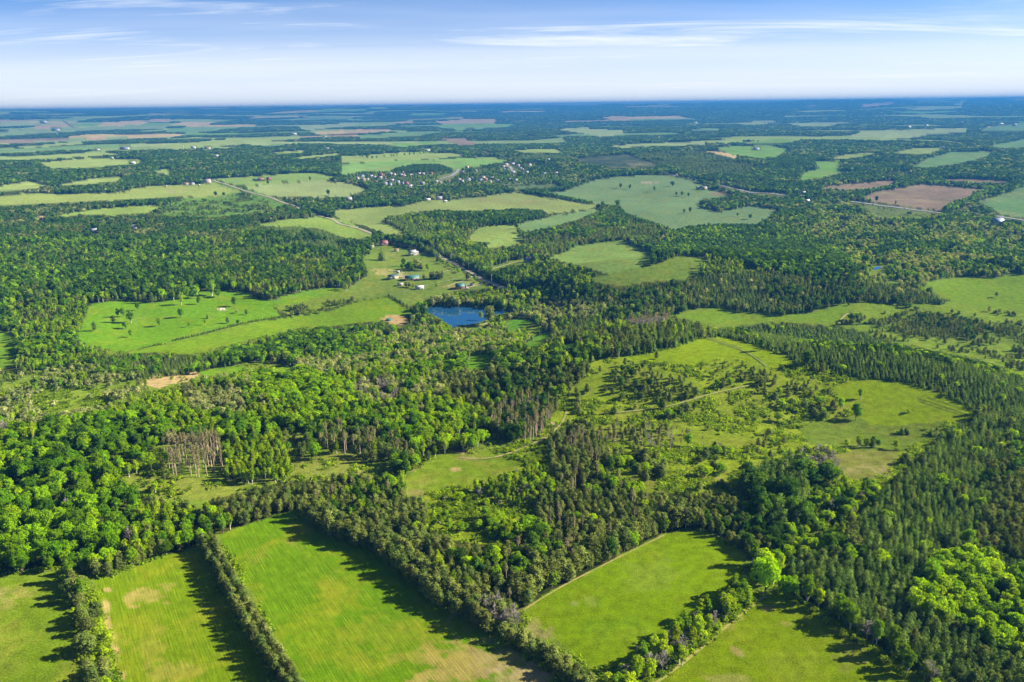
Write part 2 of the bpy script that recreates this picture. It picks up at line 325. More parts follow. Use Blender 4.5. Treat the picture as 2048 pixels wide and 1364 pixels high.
forest('bush_mix', [(1612, 970), (1700, 958), (1760, 958), (1745, 1010), (1700, 1062), (1650, 1102), (1590, 1112), (1560, 1072), (1612, 1052)], {ASPEN: .28, LIME: .2, SHRUB: .28, DEAD: .12, SPRUCE: .12}, sp=5, cover=.85, col=SCRUB, hs=(.5, .8), under=.6,
       label='tangle of young trees between the spruces and the plantation', tlabel='young tree in the tangle between the spruces and the plantation')
forest('grey_aspens', [(700, 770), (760, 760), (800, 790), (780, 830), (720, 815)], {DEAD: .3, ASPEN: .4, WILLOW: .3}, sp=5, label='greyish half-leafed trees in the middle of the aspen wood', hs=(.8, 1.05))
forest('grey_pines', [(1010, 810), (1060, 800), (1105, 806), (1100, 840), (1040, 850)], {TALL: .55, DEAD: .35, PINE: .1}, sp=4.4, label='greyish thin pines above the dirt track', hs=(.85, 1.0), obj='forest')
forest('grey_crest', [(1240, 640), (1330, 640), (1345, 652), (1260, 655)], {TALL: .6, DEAD: .3, SPRUCE: .1}, sp=5, label='greyish thin pines along the top of the dark conifer wood')
forest('sumac_hollow', [(840, 992), (930, 967), (1000, 990), (1090, 1000), (1065, 1062), (1000, 1092), (900, 1082), (850, 1062)], {SHRUB: .78, LIME: .12, ASPEN: .06, DEAD: .04}, sp=4.2, cover=.50, hs=(.45, .85), col=(.22, .30, .015), under=1.0, label='leafy low bushes filling the hollow below the clearing', obj='scrub',
       tlabel='leafy bush in the hollow below the clearing')
forest('hollow_aspens', [(918, 968), (960, 935), (1080, 928), (1115, 965), (1092, 1012), (1000, 1002)], {ASPEN: .52, LIME: .3, DEAD: .18}, sp=4.2, cover=.6, hs=(.5, .8), col=(.20, .28, .02), label='thin yellow-green aspens beside the hollow', tlabel='thin yellow-green aspen beside the hollow')
forest('path_bush', [(985, 900), (1030, 880), (1090, 885), (1120, 905), (1080, 925), (1020, 930)], {SHRUB: 1}, sp=4, cover=.55, hs=(.4, .7), col=SCRUB, under=.8, label='bracken bank beside the dirt track', obj='scrub', tlabel='bush on the bracken bank beside the dirt track')
forest('left_clear_scrub', [(225, 948), (320, 945), (450, 962), (600, 948), (650, 955), (640, 968), (560, 972), (470, 992), (420, 1000), (350, 1000), (280, 990)], {SHRUB: .6, PINE: .3, ASPEN: .1}, sp=5.5, cover=.42, hs=(.4, .75), col=(.19, .235, .04), under=.5, label='rough ground with bushes behind the left fields', obj='scrub',
       tlabel='bush on the rough ground behind the left fields')
forest('clear_strip', [(490, 880), (555, 858), (600, 850), (625, 862), (600, 880), (590, 900), (610, 915), (690, 900), (730, 915), (715, 940), (640, 955), (585, 950), (570, 905)], {SHRUB: .8, PINE: .2}, sp=7, cover=.2, hs=(.4, .7), col=(.21, .25, .05), under=.3, label='bushes on the grassy strip between aspens and pines', obj='scrub',
       tlabel='bush on the grassy strip between aspens and pines')
forest('swamp_glade', [(60, 790), (110, 765), (190, 775), (215, 800), (150, 820), (80, 825)], {SHRUB: .8, WILLOW: .2}, sp=6, cover=.35, hs=(.4, .8), col=(.19, .28, .03), under=.6, label='low bushes on the bright swamp glade at the left', obj='scrub')
forest('tall_grove', [(325, 892), (380, 875), (440, 885), (448, 930), (432, 946), (342, 946)], {TALL: .9, DEAD: .1}, sp=4.6, hs=(.95, 1.1), col=SCRUB, label='grove of tall thin pines with bare pinkish trunks', tlabel='tall bare-trunked pine in the grove by the maple forest')
forest('aspen_grove', [(446, 897), (490, 882), (560, 872), (582, 932), (562, 952), (452, 962)], {ASPEN: 1}, sp=4.2, hs=(.65, .85), label='dense green aspen grove right of the bare-trunked pines', tlabel='slim aspen in the grove right of the bare-trunked pines')
forest('north_pines', [(418, 1002), (560, 965), (640, 962), (740, 958), (822, 985), (852, 1022), (842, 1062), (780, 1060), (740, 1052), (640, 1042), (610, 1012), (520, 1042), (436, 1070)],
       {PINE: .82, TALL: .08, ASPEN: .06, CEDAR: .04}, sp=4.3, hs=(.8, 1.05), label='olive pine belt behind the striped crop field', tlabel='olive pine in the belt behind the striped crop field')
forest('pine_knob', [(1085, 962), (1180, 945), (1270, 955), (1292, 985), (1345, 988), (1420, 985), (1470, 1035), (1420, 1052), (1330, 1062), (1240, 1112), (1140, 1162), (1050, 1217), (1000, 1232), (940, 1180), (880, 1130), (800, 1070), (860, 1050), (900, 1080), (1000, 1092), (1065, 1062)],
       {PINE: .74, TALL: .14, LIME: .06, SHRUB: .06}, sp=4.4, cover=.92, hs=(.85, 1.1), label='olive pine wood between the two big fields', tlabel='olive pine in the wood between the two big fields')
forest('north_hedge', [(1400, 990), (1440, 985), (1490, 1020), (1560, 1070), (1585, 1092), (1500, 1112), (1450, 1076), (1400, 1056)], {PINE: 1}, sp=4, hs=(.75, .95), label='dark pine hedge behind the lime-green field', tlabel='pine in the dark hedge behind the lime-green field')
forest('plantation_right', [(1700, 1052), (1780, 962), (1850, 902), (1900, 852), (1960, 832), (2048, 822), (2468, 800), (2468, 1700), (1980, 1700), (1860, 1364), (1780, 1310), (1700, 1262), (1600, 1192), (1572, 1152), (1592, 1112), (1652, 1102)],
       {SPRUCE: .90, LIME: .03, PINE: .07}, sp=3.6, hs=(.62, 1.05), label='dense dark conifer plantation filling the lower right', obj='plantation', tlabel='dark conifer in the dense plantation at the lower right')
forest('pine_far_right', [(1965, 935), (2468, 880), (2468, 1135), (2060, 1130), (1962, 1105), (1955, 1050), (2000, 985)], {PINE: .9, SPRUCE: .1}, sp=4.6, hs=(.85, 1.1), label='grey-green pines beside the plantation at the right edge', tlabel='grey-green pine beside the plantation at the right edge')
forest('bright_stand', [(1822, 1232), (1835, 1180), (1872, 1122), (1960, 1106), (2004, 1142), (2060, 1150), (2468, 1150), (2468, 1480), (2070, 1420), (2040, 1330), (1990, 1300), (1900, 1245)],
       {LIME: 1}, sp=4.6, hs=(.95, 1.2), label='bright green young hardwoods in the lower right corner', tlabel='bright green young hardwood in the lower right corner')
forest('corner_pines', [(1760, 1320), (1840, 1250), (1900, 1250), (1990, 1305), (2045, 1335), (2080, 1430), (2200, 1700), (1980, 1700), (1870, 1364)], {SPRUCE: .6, PINE: .4}, sp=4.6, label='dark pines in front of the bright young hardwoods', tlabel='soft dark pine in front of the bright young hardwoods')

# --- near fields
N_N1 = field('field_one', [(-420, 1180), (0, 1152), (60, 1147), (112, 1142), (132, 1162), (152, 1205), (165, 1300), (178, 1364), (215, 1560), (240, 1730), (-420, 1730)], (.135, .215, .012), 'rough green pasture in the lower left corner', mat='pasture')
N_N2 = field('field_two', [(190, 1162), (250, 1142), (300, 1122), (350, 1106), (400, 1090), (425, 1150), (470, 1232), (548, 1364), (660, 1560), (740, 1700), (300, 1700), (270, 1560), (238, 1364), (212, 1262), (196, 1202)], (.148, .242, .004), 'narrow striped crop field with bare patches between two hedges', rows=((238, 1364), (196, 1170)), mat='crop')
N_N3 = field('field_three', [(438, 1070), (500, 1046), (560, 1028), (612, 1014), (640, 1056), (690, 1076), (742, 1086), (800, 1130), (872, 1192), (952, 1232), (1010, 1290), (1100, 1350), (1130, 1368), (1300, 1520), (1480, 1700), (860, 1700), (700, 1500), (602, 1364), (545, 1262), (480, 1140)], (.118, .240, .003), 'large striped green crop field fading to bare soil at its corner', rows=((602, 1364), (460, 1100)), mat='crop')
N_N4 = field('field_four', [(1038, 1222), (1110, 1177), (1200, 1132), (1280, 1090), (1330, 1066), (1400, 1060), (1450, 1084), (1492, 1110), (1482, 1140), (1440, 1190), (1400, 1230), (1330, 1275), (1240, 1330), (1200, 1345), (1130, 1292), (1062, 1242)], (.165, .268, .002), 'lime-green hay field enclosed by pines and hedges', mat='meadow')
N_N5 = field('field_five', [(1558, 1182), (1530, 1192), (1450, 1252), (1380, 1312), (1310, 1366), (1180, 1470), (960, 1700), (2000, 1700), (1900, 1440), (1862, 1364), (1782, 1310), (1702, 1252), (1620, 1202)], (.165, .245, .003), 'yellow-green meadow with tree shadows at the bottom right', mat='meadow')
field('clearing', [(806, 960), (850, 925), (900, 908), (985, 903), (1052, 932), (1000, 948), (930, 962), (880, 985), (810, 992)], (.175, .265, .018), 'grassy clearing with a bare round patch', mat='pasture', gname='meadow')
field('dry_clearing', [(1665, 912), (1700, 903), (1790, 898), (1800, 920), (1770, 950), (1710, 965), (1690, 945)], (.21, .235, .055), 'dry yellowish clearing beside the bare grey trees', mat='pasture', gname='meadow')
field('hill_top', [(1395, 678), (1440, 672), (1482, 683), (1540, 702), (1588, 722), (1540, 735), (1500, 722), (1440, 718), (1390, 732), (1300, 722), (1230, 722), (1240, 710), (1300, 707), (1345, 697)], (.225, .330, .008), 'smooth green crest of the grassy hill', mat='meadow', gname='meadow')
field('hill_right', [(1660, 770), (1740, 758), (1810, 768), (1890, 788), (1952, 828), (1930, 845), (1880, 842), (1800, 852), (1740, 850), (1690, 812)], (.230, .330, .008), 'open green shoulder at the right end of the hill', mat='meadow', gname='meadow')
# --- middle distance
for _k, (_p, _l) in enumerate([([(385, 748), (420, 738), (470, 733), (495, 731), (485, 742), (430, 752)], 'bright grass strip right of the sandy patch'), ([(883, 742), (884, 722), (902, 716), (908, 732), (900, 745)], 'small bright glade among the silvery willows'),
                               ([(934, 735), (938, 714), (975, 710), (990, 722), (975, 738)], 'wider bright glade among the silvery willows'), ([(540, 742), (575, 730), (600, 735), (570, 746)], 'grass gap between the cedars and the lime-green stand'), ([(1120, 690), (1150, 682), (1160, 690), (1130, 700)], 'tiny glade beside the dark conifer wood')]):
    field('glade%d' % _k, _p, (.135, .290, .012), _l, mat='meadow', gname='meadow')
field('tree_meadow', [(150, 678), (167, 640), (177, 620), (180, 607), (240, 600), (300, 607), (347, 596), (417, 580), (447, 583), (493, 583), (520, 600), (547, 600), (593, 585), (640, 577), (690, 577), (683, 593), (600, 605), (545, 613), (560, 632), (493, 647), (343, 684), (287, 697), (253, 703), (227, 702), (190, 693), (157, 682)], (.130, .275, .010), 'bright green meadow dotted with lone round trees', mat='meadow', gname='meadow')
field('hedge_strip', [(243, 708), (343, 687), (493, 650), (577, 634), (640, 627), (716, 603), (772, 592), (820, 620), (828, 628), (763, 640), (690, 650), (640, 655), (583, 657), (540, 670), (467, 688), (417, 702), (383, 708), (320, 706)], (.160, .280, .012), 'light green strip field below the low clipped hedge', mat='meadow')
forest('farm_scrub', [(545, 613), (600, 605), (700, 575), (740, 590), (700, 605), (640, 625), (580, 632)], {SHRUB: .6, PINE: .4}, sp=6, cover=.5, hs=(.6, .95), col=(.17, .25, .03), label='low bushes between the meadow and the paddocks', obj='scrub')
field('farmstead', [(690, 580), (738, 548), (722, 520), (738, 495), (760, 487), (800, 492), (850, 505), (880, 520), (905, 528), (935, 552), (962, 567), (985, 577), (960, 578), (905, 584), (850, 598), (822, 612), (775, 592), (740, 597), (720, 600)], (.165, .250, .040), 'mown paddocks around the farm buildings', mat='pasture', gname='paddock_field')
field('field_m1', [(1096, 515), (1126, 505), (1150, 492), (1243, 479), (1256, 488), (1305, 508), (1300, 523), (1270, 538), (1216, 548), (1183, 538), (1126, 524)], (0.195, 0.305, 0.078), 'smooth green field tucked below the plantation arm', mat='pasture')
forest('hillside', [(1176, 555), (1216, 549), (1300, 530), (1366, 507), (1412, 512), (1400, 540), (1370, 560), (1316, 562), (1250, 572), (1203, 568)], {PINE: .5, SHRUB: .5}, sp=7, cover=.2, hs=(.35, .6), col=(.16, .245, .04), label='scattered bushes on the open hillside', obj='scrub')
field('valley_right', [(1850, 565), (1905, 556), (2000, 553), (2468, 530), (2468, 620), (2048, 620), (1960, 615), (1890, 598)], (.180, .300, .022), 'open green valley pasture at the right edge', mat='meadow', gname='meadow')
field('valley_strip', [(1340, 632), (1420, 612), (1490, 626), (1560, 632), (1640, 622), (1690, 612), (1700, 630), (1660, 645), (1560, 640), (1470, 648), (1390, 644)], (.185, .310, .022), 'valley meadow strip below the spruces', mat='meadow', gname='meadow')
field('pond_lawn', [(1005, 645), (1035, 636), (1065, 640), (1060, 652), (1030, 658)], (.10, .25, .02), 'small mown lawn right of the pond', mat='meadow', gname='lawn')
field('brook_lawn', [(1040, 692), (1085, 668), (1100, 660), (1105, 672), (1075, 695)], (.11, .25, .02), 'narrow lawn right of the willows', mat='meadow', gname='lawn')
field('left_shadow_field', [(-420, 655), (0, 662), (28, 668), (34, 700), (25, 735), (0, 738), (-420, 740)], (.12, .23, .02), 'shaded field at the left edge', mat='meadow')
field('field_l6', [(510, 450), (560, 440), (640, 433), (690, 440), (748, 470), (725, 481), (690, 475), (640, 458), (590, 454), (550, 455)], (0.240, 0.358, 0.078), 'wedge-shaped yellow-green field beside the gravel road', mat='pasture')
field('field_a', [(668, 420), (793, 410), (826, 420), (816, 428), (776, 433), (763, 443), (796, 457), (810, 465), (776, 470), (736, 453), (696, 443), (668, 432)], (0.260, 0.345, 0.111), 'pale field at the bend of the gravel road', mat='pasture')
field('field_b', [(810, 410), (870, 398), (890, 402), (916, 397), (1036, 384), (1126, 400), (1193, 410), (1193, 417), (1096, 428), (1083, 420), (1033, 418), (983, 420), (936, 423), (883, 420), (823, 425)], (0.260, 0.332, 0.117), 'long pale green field above the curved wood', mat='pasture')
field('field_c', [(1030, 450), (1096, 434), (1193, 418), (1206, 420), (1150, 441), (1093, 457), (1050, 464)], (0.176, 0.293, 0.130), 'blue-green strip field beside the plantation arm', mat='pasture')
field('field_d', [(936, 475), (960, 454), (1030, 448), (1036, 467), (1050, 481), (1033, 491), (983, 497), (970, 494), (983, 484), (943, 483)], (0.247, 0.351, 0.098), 'lawn with a small grove beside the plantation', mat='pasture', gname='lawn')
field('field_e', [(1185, 360), (1240, 352), (1330, 349), (1390, 360), (1420, 378), (1470, 392), (1400, 400), (1402, 414), (1440, 424), (1500, 412), (1560, 420), (1540, 432), (1515, 448), (1440, 447), (1380, 452), (1350, 460), (1300, 442), (1250, 426), (1240, 411), (1195, 408), (1130, 395), (1090, 386), (1140, 380), (1160, 370)], (0.176, 0.280, 0.143), 'broad blue-green hay field on the rise', mat='pasture', var=1.6)
field('field_v', [(1003, 373), (1096, 367), (1126, 372), (1043, 379)], (.14, .22, .11), 'pale strip field at the edge of the village', mat='pasture')
field('field_l1', [(-420, 400), (0, 393), (50, 386), (133, 388), (233, 385), (293, 373), (427, 366), (463, 374), (482, 381), (443, 393), (367, 394), (300, 396), (217, 402), (133, 405), (67, 410), (0, 413), (-420, 425)], (0.280, 0.358, 0.104), 'long pale hay strip on the left', mat='pasture')
field('field_l2', [(113, 431), (187, 418), (300, 410), (320, 413), (300, 425), (233, 432), (165, 429), (133, 434)], (0.240, 0.351, 0.085), 'green glade among the left woods', mat='pasture')
field('field_l3', [(487, 374), (565, 366), (637, 360), (700, 366), (738, 378), (712, 388), (690, 394), (628, 394), (556, 393), (520, 387), (502, 379)], (0.305, 0.384, 0.176), 'pale silvery crop field right of the gravel road', mat='pasture')
field('field_l4', [(430, 357), (484, 354), (583, 347), (633, 346), (675, 353), (644, 360), (565, 365), (484, 373), (456, 367)], (0.221, 0.345, 0.098), 'green field behind the pale silvery field', mat='pasture')
# --- far fields
FARF = [(( (683, 313), (826, 303), (910, 307), (936, 310), (870, 318), (760, 322), (683, 327)), HAY, 'yellowish far field beyond the village'),
 (((683, 328), (760, 323), (870, 319), (996, 313), (1040, 318), (1016, 321), (993, 326), (916, 338), (903, 341), (870, 331), (796, 334), (776, 344), (683, 351)), (.15, .27, .07), 'green far field behind the village'),
 (((683, 260), (773, 257), (790, 260), (716, 267), (683, 269)), PINK, 'pinkish ploughed far field left of centre'),
 (((716, 270), (823, 263), (880, 263), (843, 271), (776, 275), (716, 276)), TEAL, 'blue-green far field left of centre'),
 (((870, 243), (933, 238), (993, 238), (993, 245), (916, 249), (890, 249)), PINK, 'brown ploughed field far behind the village'),
 (((856, 252), (916, 248), (1033, 248), (1016, 254), (916, 260)), GREEN, 'green far field below the brown ploughed one'),
 (((883, 277), (930, 275), (943, 283), (966, 288), (920, 291)), PLOUGH, 'small brown far field above the village'),
 (((770, 288), (870, 281), (876, 287), (800, 295)), GREEN, 'green sliver field above the village'),
 (((1113, 258), (1183, 253), (1183, 258), (1250, 260), (1246, 267), (1210, 275), (1176, 268), (1130, 262)), PALE, 'pale glade within the far central woods'),
 (((1216, 292), (1276, 287), (1410, 282), (1412, 290), (1300, 293), (1243, 296)), PALE, 'long pale field right of centre in the far woods'),
 (((1026, 300), (1113, 297), (1126, 305), (1050, 307)), HAY, 'pale field behind the dark plantation strip'),
 (((1150, 317), (1256, 308), (1310, 322), (1330, 331), (1230, 338), (1203, 331), (1166, 326)), (.055, .085, .055), 'dark blue-green field with a pale scar'),
 (((1493, 287), (1546, 278), (1606, 280), (1553, 289)), GREEN, 'bright far field at the bend of the right-hand road'),
 (((1433, 294), (1533, 290), (1580, 298), (1553, 314), (1516, 316), (1453, 307)), GREEN, 'far field with a dark-roofed barn'),
 (((1413, 303), (1433, 302), (1483, 313), (1466, 316)), TAN, 'tan bare bank beside the dark plantation'),
 (((1693, 271), (1733, 262), (1833, 258), (1940, 255), (1933, 264), (1866, 269), (1820, 276), (1700, 274)), PALE, 'pale far field with a white farm on the right'),
 (((1953, 262), (1983, 252), (2048, 245), (2468, 238), (2468, 262)), TEAL, 'far field at the right edge below the horizon'),
 (((1660, 317), (1693, 308), (1760, 305), (1733, 312), (1686, 319)), HAY, 'narrow yellow far field on the right'),
 (((1786, 305), (1833, 295), (1886, 297), (1860, 309), (1816, 309)), HAY, 'tan and green far field beside the orange-tinged trees'),
 (((1826, 333), (1853, 317), (1900, 305), (1986, 302), (1976, 313), (1916, 328), (1853, 336)), TEAL, 'blue-green far field below the orange-tinged trees'),
 (((1976, 291), (2048, 278), (2468, 262), (2468, 285), (2000, 296)), TEAL, 'far sloping field at the right edge'),
 (((1599, 353), (1609, 345), (1639, 337), (1629, 323), (1679, 322), (1683, 330), (1676, 340), (1683, 347), (1649, 355), (1619, 358), (1603, 363)), GREEN, 'bright L-shaped far field on the right'),
 (((1636, 383), (1653, 372), (1759, 362), (1796, 362), (1766, 377), (1733, 381), (1683, 383)), PLOUGH, 'grey ploughed field left of the large brown one'),
 (((1726, 394), (1759, 382), (1846, 368), (1983, 380), (1959, 393), (1916, 410), (1886, 423), (1789, 410), (1749, 403)), PLOUGH, 'large purple-brown ploughed field beside the highway'),
 (((1876, 360), (1933, 357), (2026, 363), (1999, 367), (1933, 366)), PLOUGH, 'thin brown field behind the large ploughed one'),
 (((1953, 403), (1999, 390), (2048, 373), (2468, 340), (2468, 450), (2048, 436), (1999, 428), (1989, 420)), TEAL, 'blue-green field at the right edge above the highway'),
 (((192, 253), (207, 245), (283, 240), (297, 245), (277, 250)), TAN, 'tan ploughed field near the left horizon'),
 (((283, 240), (343, 237), (345, 245), (300, 245)), PINK, 'pink ploughed field near the left horizon'),
 (((345, 249), (362, 244), (425, 243), (420, 250)), TAN, 'small tan field near the left horizon'),
 (((68, 257), (72, 250), (133, 248), (138, 253), (100, 258)), PINK, 'pinkish field beside the far-left road'),
 (((0, 262), (60, 258), (140, 256), (205, 254), (280, 251), (345, 248), (330, 256), (200, 260), (100, 266), (0, 272), (-420, 285), (-420, 270)), (.17, .24, .10), 'light green far fields on the left'),
 (((170, 276), (230, 271), (245, 274), (180, 280)), PINK, 'pink sliver field on the far left'),
 (((0, 281), (120, 275), (150, 278), (60, 286), (-420, 300), (-420, 290)), PLOUGH, 'greyish fallow far field on the left'),
 (((310, 262), (420, 255), (445, 259), (390, 266)), TEAL, 'blue-green far field on the left'),
 (((330, 290), (420, 281), (520, 274), (600, 270), (605, 277), (500, 284), (410, 294), (350, 300)), HAY, 'long light far field left of centre'),
 (((590, 256), (660, 248), (720, 246), (700, 252), (620, 260)), PALE, 'pale sliver far field left of centre'),
 (((625, 266), (690, 260), (690, 267), (640, 270)), TAN, 'tan far field left of centre'),
 (((520, 291), (575, 286), (560, 292)), TEAL, 'blue-green sliver left of centre'),
 (((0, 296), (160, 283), (172, 287), (60, 296), (-420, 312), (-420, 306)), HAY, 'light green strip at the far left'),
 (((0, 315), (110, 309), (230, 305), (240, 309), (100, 318), (-420, 332), (-420, 325)), HAY, 'pale meadow strip at the far left'),
 (((80, 325), (180, 316), (280, 318), (290, 326), (180, 336), (100, 336)), HAY, 'pale meadow with scattered bushes on the left'),
 (((305, 346), (325, 337), (345, 340), (335, 350)), (.19, .28, .08), 'small lit glade on the left'),
 (((110, 372), (180, 358), (248, 351), (240, 362), (170, 370)), HAY, 'pale glade above the hay strip'),
 (((0, 372), (60, 362), (100, 372), (20, 384), (-420, 395), (-420, 380)), HAY, 'pale meadow at the left edge'),
 (((660, 318), (670, 314), (683, 313), (683, 320)), HAY, 'tiny field sliver'),
 (((540, 305), (610, 300), (615, 304), (560, 309)), HAY, 'pale sliver field left of the village'),
 (((590, 314), (680, 306), (683, 310), (600, 318)), HAY, 'light sliver field above the village road'),
 (((1130, 256), (1020, 224), (1020, 222), (1070, 222)), PALE, 'sliver'),
 (((1100, 209), (1220, 204), (1225, 206), (1120, 211)), PALE, 'pale field near the central horizon'),
 (((1275, 212), (1340, 208), (1342, 211), (1280, 213)), PALE, 'pale sliver near the horizon'),
 (((1200, 234), (1250, 231), (1255, 237), (1215, 238)), PINK, 'pink patch in the far woods'),
 (((1470, 246), (1545, 239), (1555, 245), (1500, 249)), PALE, 'pale slope in the far woods'),
 (((1570, 250), (1640, 243), (1700, 245), (1650, 253)), PALE, 'pale far slope right of centre'),
 (((1380, 258), (1440, 255), (1442, 261), (1385, 263)), TEAL, 'small far field in the right woods'),
 (((1607, 211), (1635, 211), (1635, 213), (1607, 213)), TAN, 'tan sliver near the right horizon'),
 (((1720, 209), (1788, 203), (1790, 208), (1730, 214)), PINK, 'pinkish far slope at the right'),
 (((1800, 218), (1850, 213), (1925, 212), (1930, 216), (1850, 220)), PALE, 'pale far field under the right horizon'),
 (((1905, 209), (1925, 200), (1935, 200), (1925, 212)), PALE, 'pale track field under the right horizon'),
]
for k, (p, c, lab) in enumerate(FARF):
    if lab.startswith(('sliver', 'tiny')):
        continue
    field('far%d' % k, list(p), tuple(x * 1.45 if sum(c) > .2 else x for x in c), lab, mat='far', gname='field')
forest('rough_far_right', [(1719, 411), (1789, 418), (1868, 427), (1839, 438), (1799, 433), (1759, 434)], {SHRUB: 1}, sp=8, cover=.3, hs=(.5, .8), col=(.16, .22, .075), label='bushes on the rough verge below the highway', obj='scrub')
forest('far_dark_plant', [(993, 318), (1000, 311), (1100, 309), (1150, 314), (1140, 321), (1040, 321)], {SPRUCE: 1}, sp=6, label='dark plantation strip behind the village', obj='plantation')
forest('far_dark_plant2', [(1262, 312), (1290, 305), (1400, 300), (1470, 318), (1520, 335), (1480, 350), (1400, 350), (1340, 335)], {SPRUCE: .8, PINE: .2}, sp=6, label='dark plantation above the blue-green hay field', obj='plantation')
forest('village_ground', [(690, 350), (730, 341), (790, 343), (870, 343), (905, 338), (960, 332), (1020, 325), (1110, 330), (1130, 350), (1120, 364), (1050, 368), (960, 372), (900, 374), (850, 378), (790, 376), (740, 370), (700, 362)], {OAK: .5, SPRUCE: .3, ASPEN: .2}, sp=10, cover=.85, hs=(.6, 1.0), col=(.16, .24, .06), label='garden trees standing between the village houses')
forest('village_wood', [(793, 345), (795, 335), (830, 328), (880, 328), (908, 338), (905, 345), (850, 345)], {OAK: .7, SPRUCE: .3}, sp=7, hs=(.8, 1), label='dark round copse at the top of the village')
forest('village_hedge', [(776, 356), (782, 352), (830, 361), (848, 368), (826, 370)], {SPRUCE: 1}, sp=5, hs=(.7, .9), label='dark conifer belt across the village')
forest('village_hedge2', [(950, 350), (960, 343), (1010, 352), (1050, 357), (1040, 364), (990, 358)], {SPRUCE: .7, MAPLE: .3}, sp=5, hs=(.7, .9), label='dark tree belt through the right of the village')
# roads (kept clear of trees)
ROAD1 = [(425, 360), (440, 366), (480, 378.5), (540, 395), (592, 413), (600, 418)]
ROAD1B = [(600, 418), (630, 430), (668, 440), (700, 453), (740, 466), (776, 475), (820, 488), (852, 497), (873, 507), (896, 522), (930, 540), (960, 556), (1000, 575), (1040, 588)]
HIGHWAY = [(1330, 347), (1395, 360), (1440, 371.5), (1500, 385), (1570, 391), (1620, 392), (1660, 398), (1700, 403), (1747, 409), (1800, 416), (1880, 426), (1930, 428), (1990, 432), (2048, 441), (2130, 455), (2300, 490)]
ROADF = [(128, 241.5), (136, 246), (150, 256)]
VROADS = [[(917, 339), (914, 345), (903, 352), (880, 358)], [(1020, 333), (1024, 340), (1030, 347)], [(1000, 371), (1040, 367.5), (1075, 365)], [(760, 360), (800, 365), (840, 372), (870, 374)]]
strip('road', ROAD1, 3, col=GREEN, open=True, mix=None); strip('road', ROAD1B[9:13], 4, col=GREEN, open=True, mix=None)
strip('road', ROAD1B[1:4], 2, col=GREEN, open=True, mix=None)
for seg in (HIGHWAY[2:5], HIGHWAY[7:11], HIGHWAY[12:15]):
    strip('road', seg, 3, col=(.16, .2, .07), open=True, mix=None)
for v in VROADS[:2]:
    strip('road', v, 5, col=(.2, .22, .1), open=True, mix=None)
strip('road', ROADF, 2, col=HAY, open=True, mix=None)
TRACKS = [  # dirt tracks: pixels, half width (m), colour
 ([(1133, 823), (1130, 838), (1118, 853), (1095, 872), (1075, 884), (1055, 893), (1030, 903), (1000, 914), (975, 919), (945, 918), (920, 916)], .9, (.36, .27, .16)),
 ([(1105, 845), (1118, 853), (1095, 872), (1072, 886)], 1.6, (.34, .24, .17)),
 ([(1200, 828), (1270, 822), (1330, 815), (1375, 803), (1420, 788), (1470, 777), (1510, 769)], .8, (.30, .28, .12)),
 ([(1415, 676), (1450, 688), (1480, 699), (1510, 716), (1532, 733)], .6, (.28, .28, .10)),
 ([(1835, 796), (1880, 810), (1945, 832)], .45, (.07, .085, .02)), ([(1840, 803), (1885, 817), (1938, 835)], .45, (.07, .085, .02)), ([(1855, 795), (1905, 810), (1950, 826)], .4, (.07, .085, .02)),
 ([(1678, 648), (1681, 640), (1686, 633), (1697, 627)], 1.3, (.36, .33, .18)),
 ([(1305, 1372), (1380, 1316), (1450, 1256), (1490, 1222), (1530, 1193)], .75, (.34, .28, .10)),
 ([(1042, 1224), (1110, 1180), (1200, 1134), (1280, 1094), (1330, 1070)], .6, (.32, .26, .10)),
 ([(905, 540), (880, 546), (850, 552), (810, 556), (790, 553)], 1.6, (.48, .42, .30)),
 ([(940, 551), (900, 561), (850, 572), (810, 583), (775, 592)], .8, (.40, .42, .30)),
 ([(945, 553), (930, 562), (905, 568), (895, 574)], 1.6, (.5, .43, .30)),
 ([(965, 569), (940, 575), (915, 578)], 1.4, (.5, .43, .30)),
 ([(985, 538), (1005, 532), (1030, 525), (1045, 524)], 1.7, (.55, .50, .42)),
 ([(905, 657), (930, 654), (955, 652), (972, 650), (976, 646)], 1.2, (.55, .42, .28)),
 ([(547, 603), (580, 597), (610, 587), (650, 575)], .7, (.24, .33, .14)),
]
for pts, hw, c in TRACKS[:4] + TRACKS[7:8]:
    strip('track', pts, 3.5, col=SCRUB, open=True, mix=None)
strip('track', TRACKS[15][0], 3, col=SCRUB, open=True, mix=None)
strip('track', TRACKS[14][0], 5, col=SCRUB, open=True, mix=None)
POND = [(850, 621), (856, 616), (870, 613.5), (900, 613), (935, 614), (965, 617), (985, 620), (1004, 622), (1022, 621), (1030, 625), (1016, 629), (994, 631), (978, 641), (960, 648), (935, 652), (905, 656), (890, 650), (880, 640), (864, 632), (852, 627)]
zone('pond', POND, col=(.05, .06, .04), open=True, mix=None)
BROOK = [(1747, 538), (1753, 536.8), (1761, 538), (1758, 539.8), (1750, 540)]
zone('brook', [(1738, 530), (1775, 530), (1775, 546), (1738, 546)], col=SCRUB, open=True, mix=None)
field('sand_arena', [(762, 637), (780, 630), (804, 630), (818, 640), (806, 650), (780, 648)], SAND, 'bare sandy arena at the end of the strip field', mat='pasture', gname='sand_ground')
forest('sand_bank', [(283, 768), (300, 752), (345, 744), (392, 742), (402, 750), (380, 760), (340, 768), (318, 778)], {SHRUB: .6, WILLOW: .4}, sp=7, cover=.4, hs=(.5, .7), col=(.50, .37, .22), label='bushes around the bare sandy patch in the willow swamp', obj='scrub')

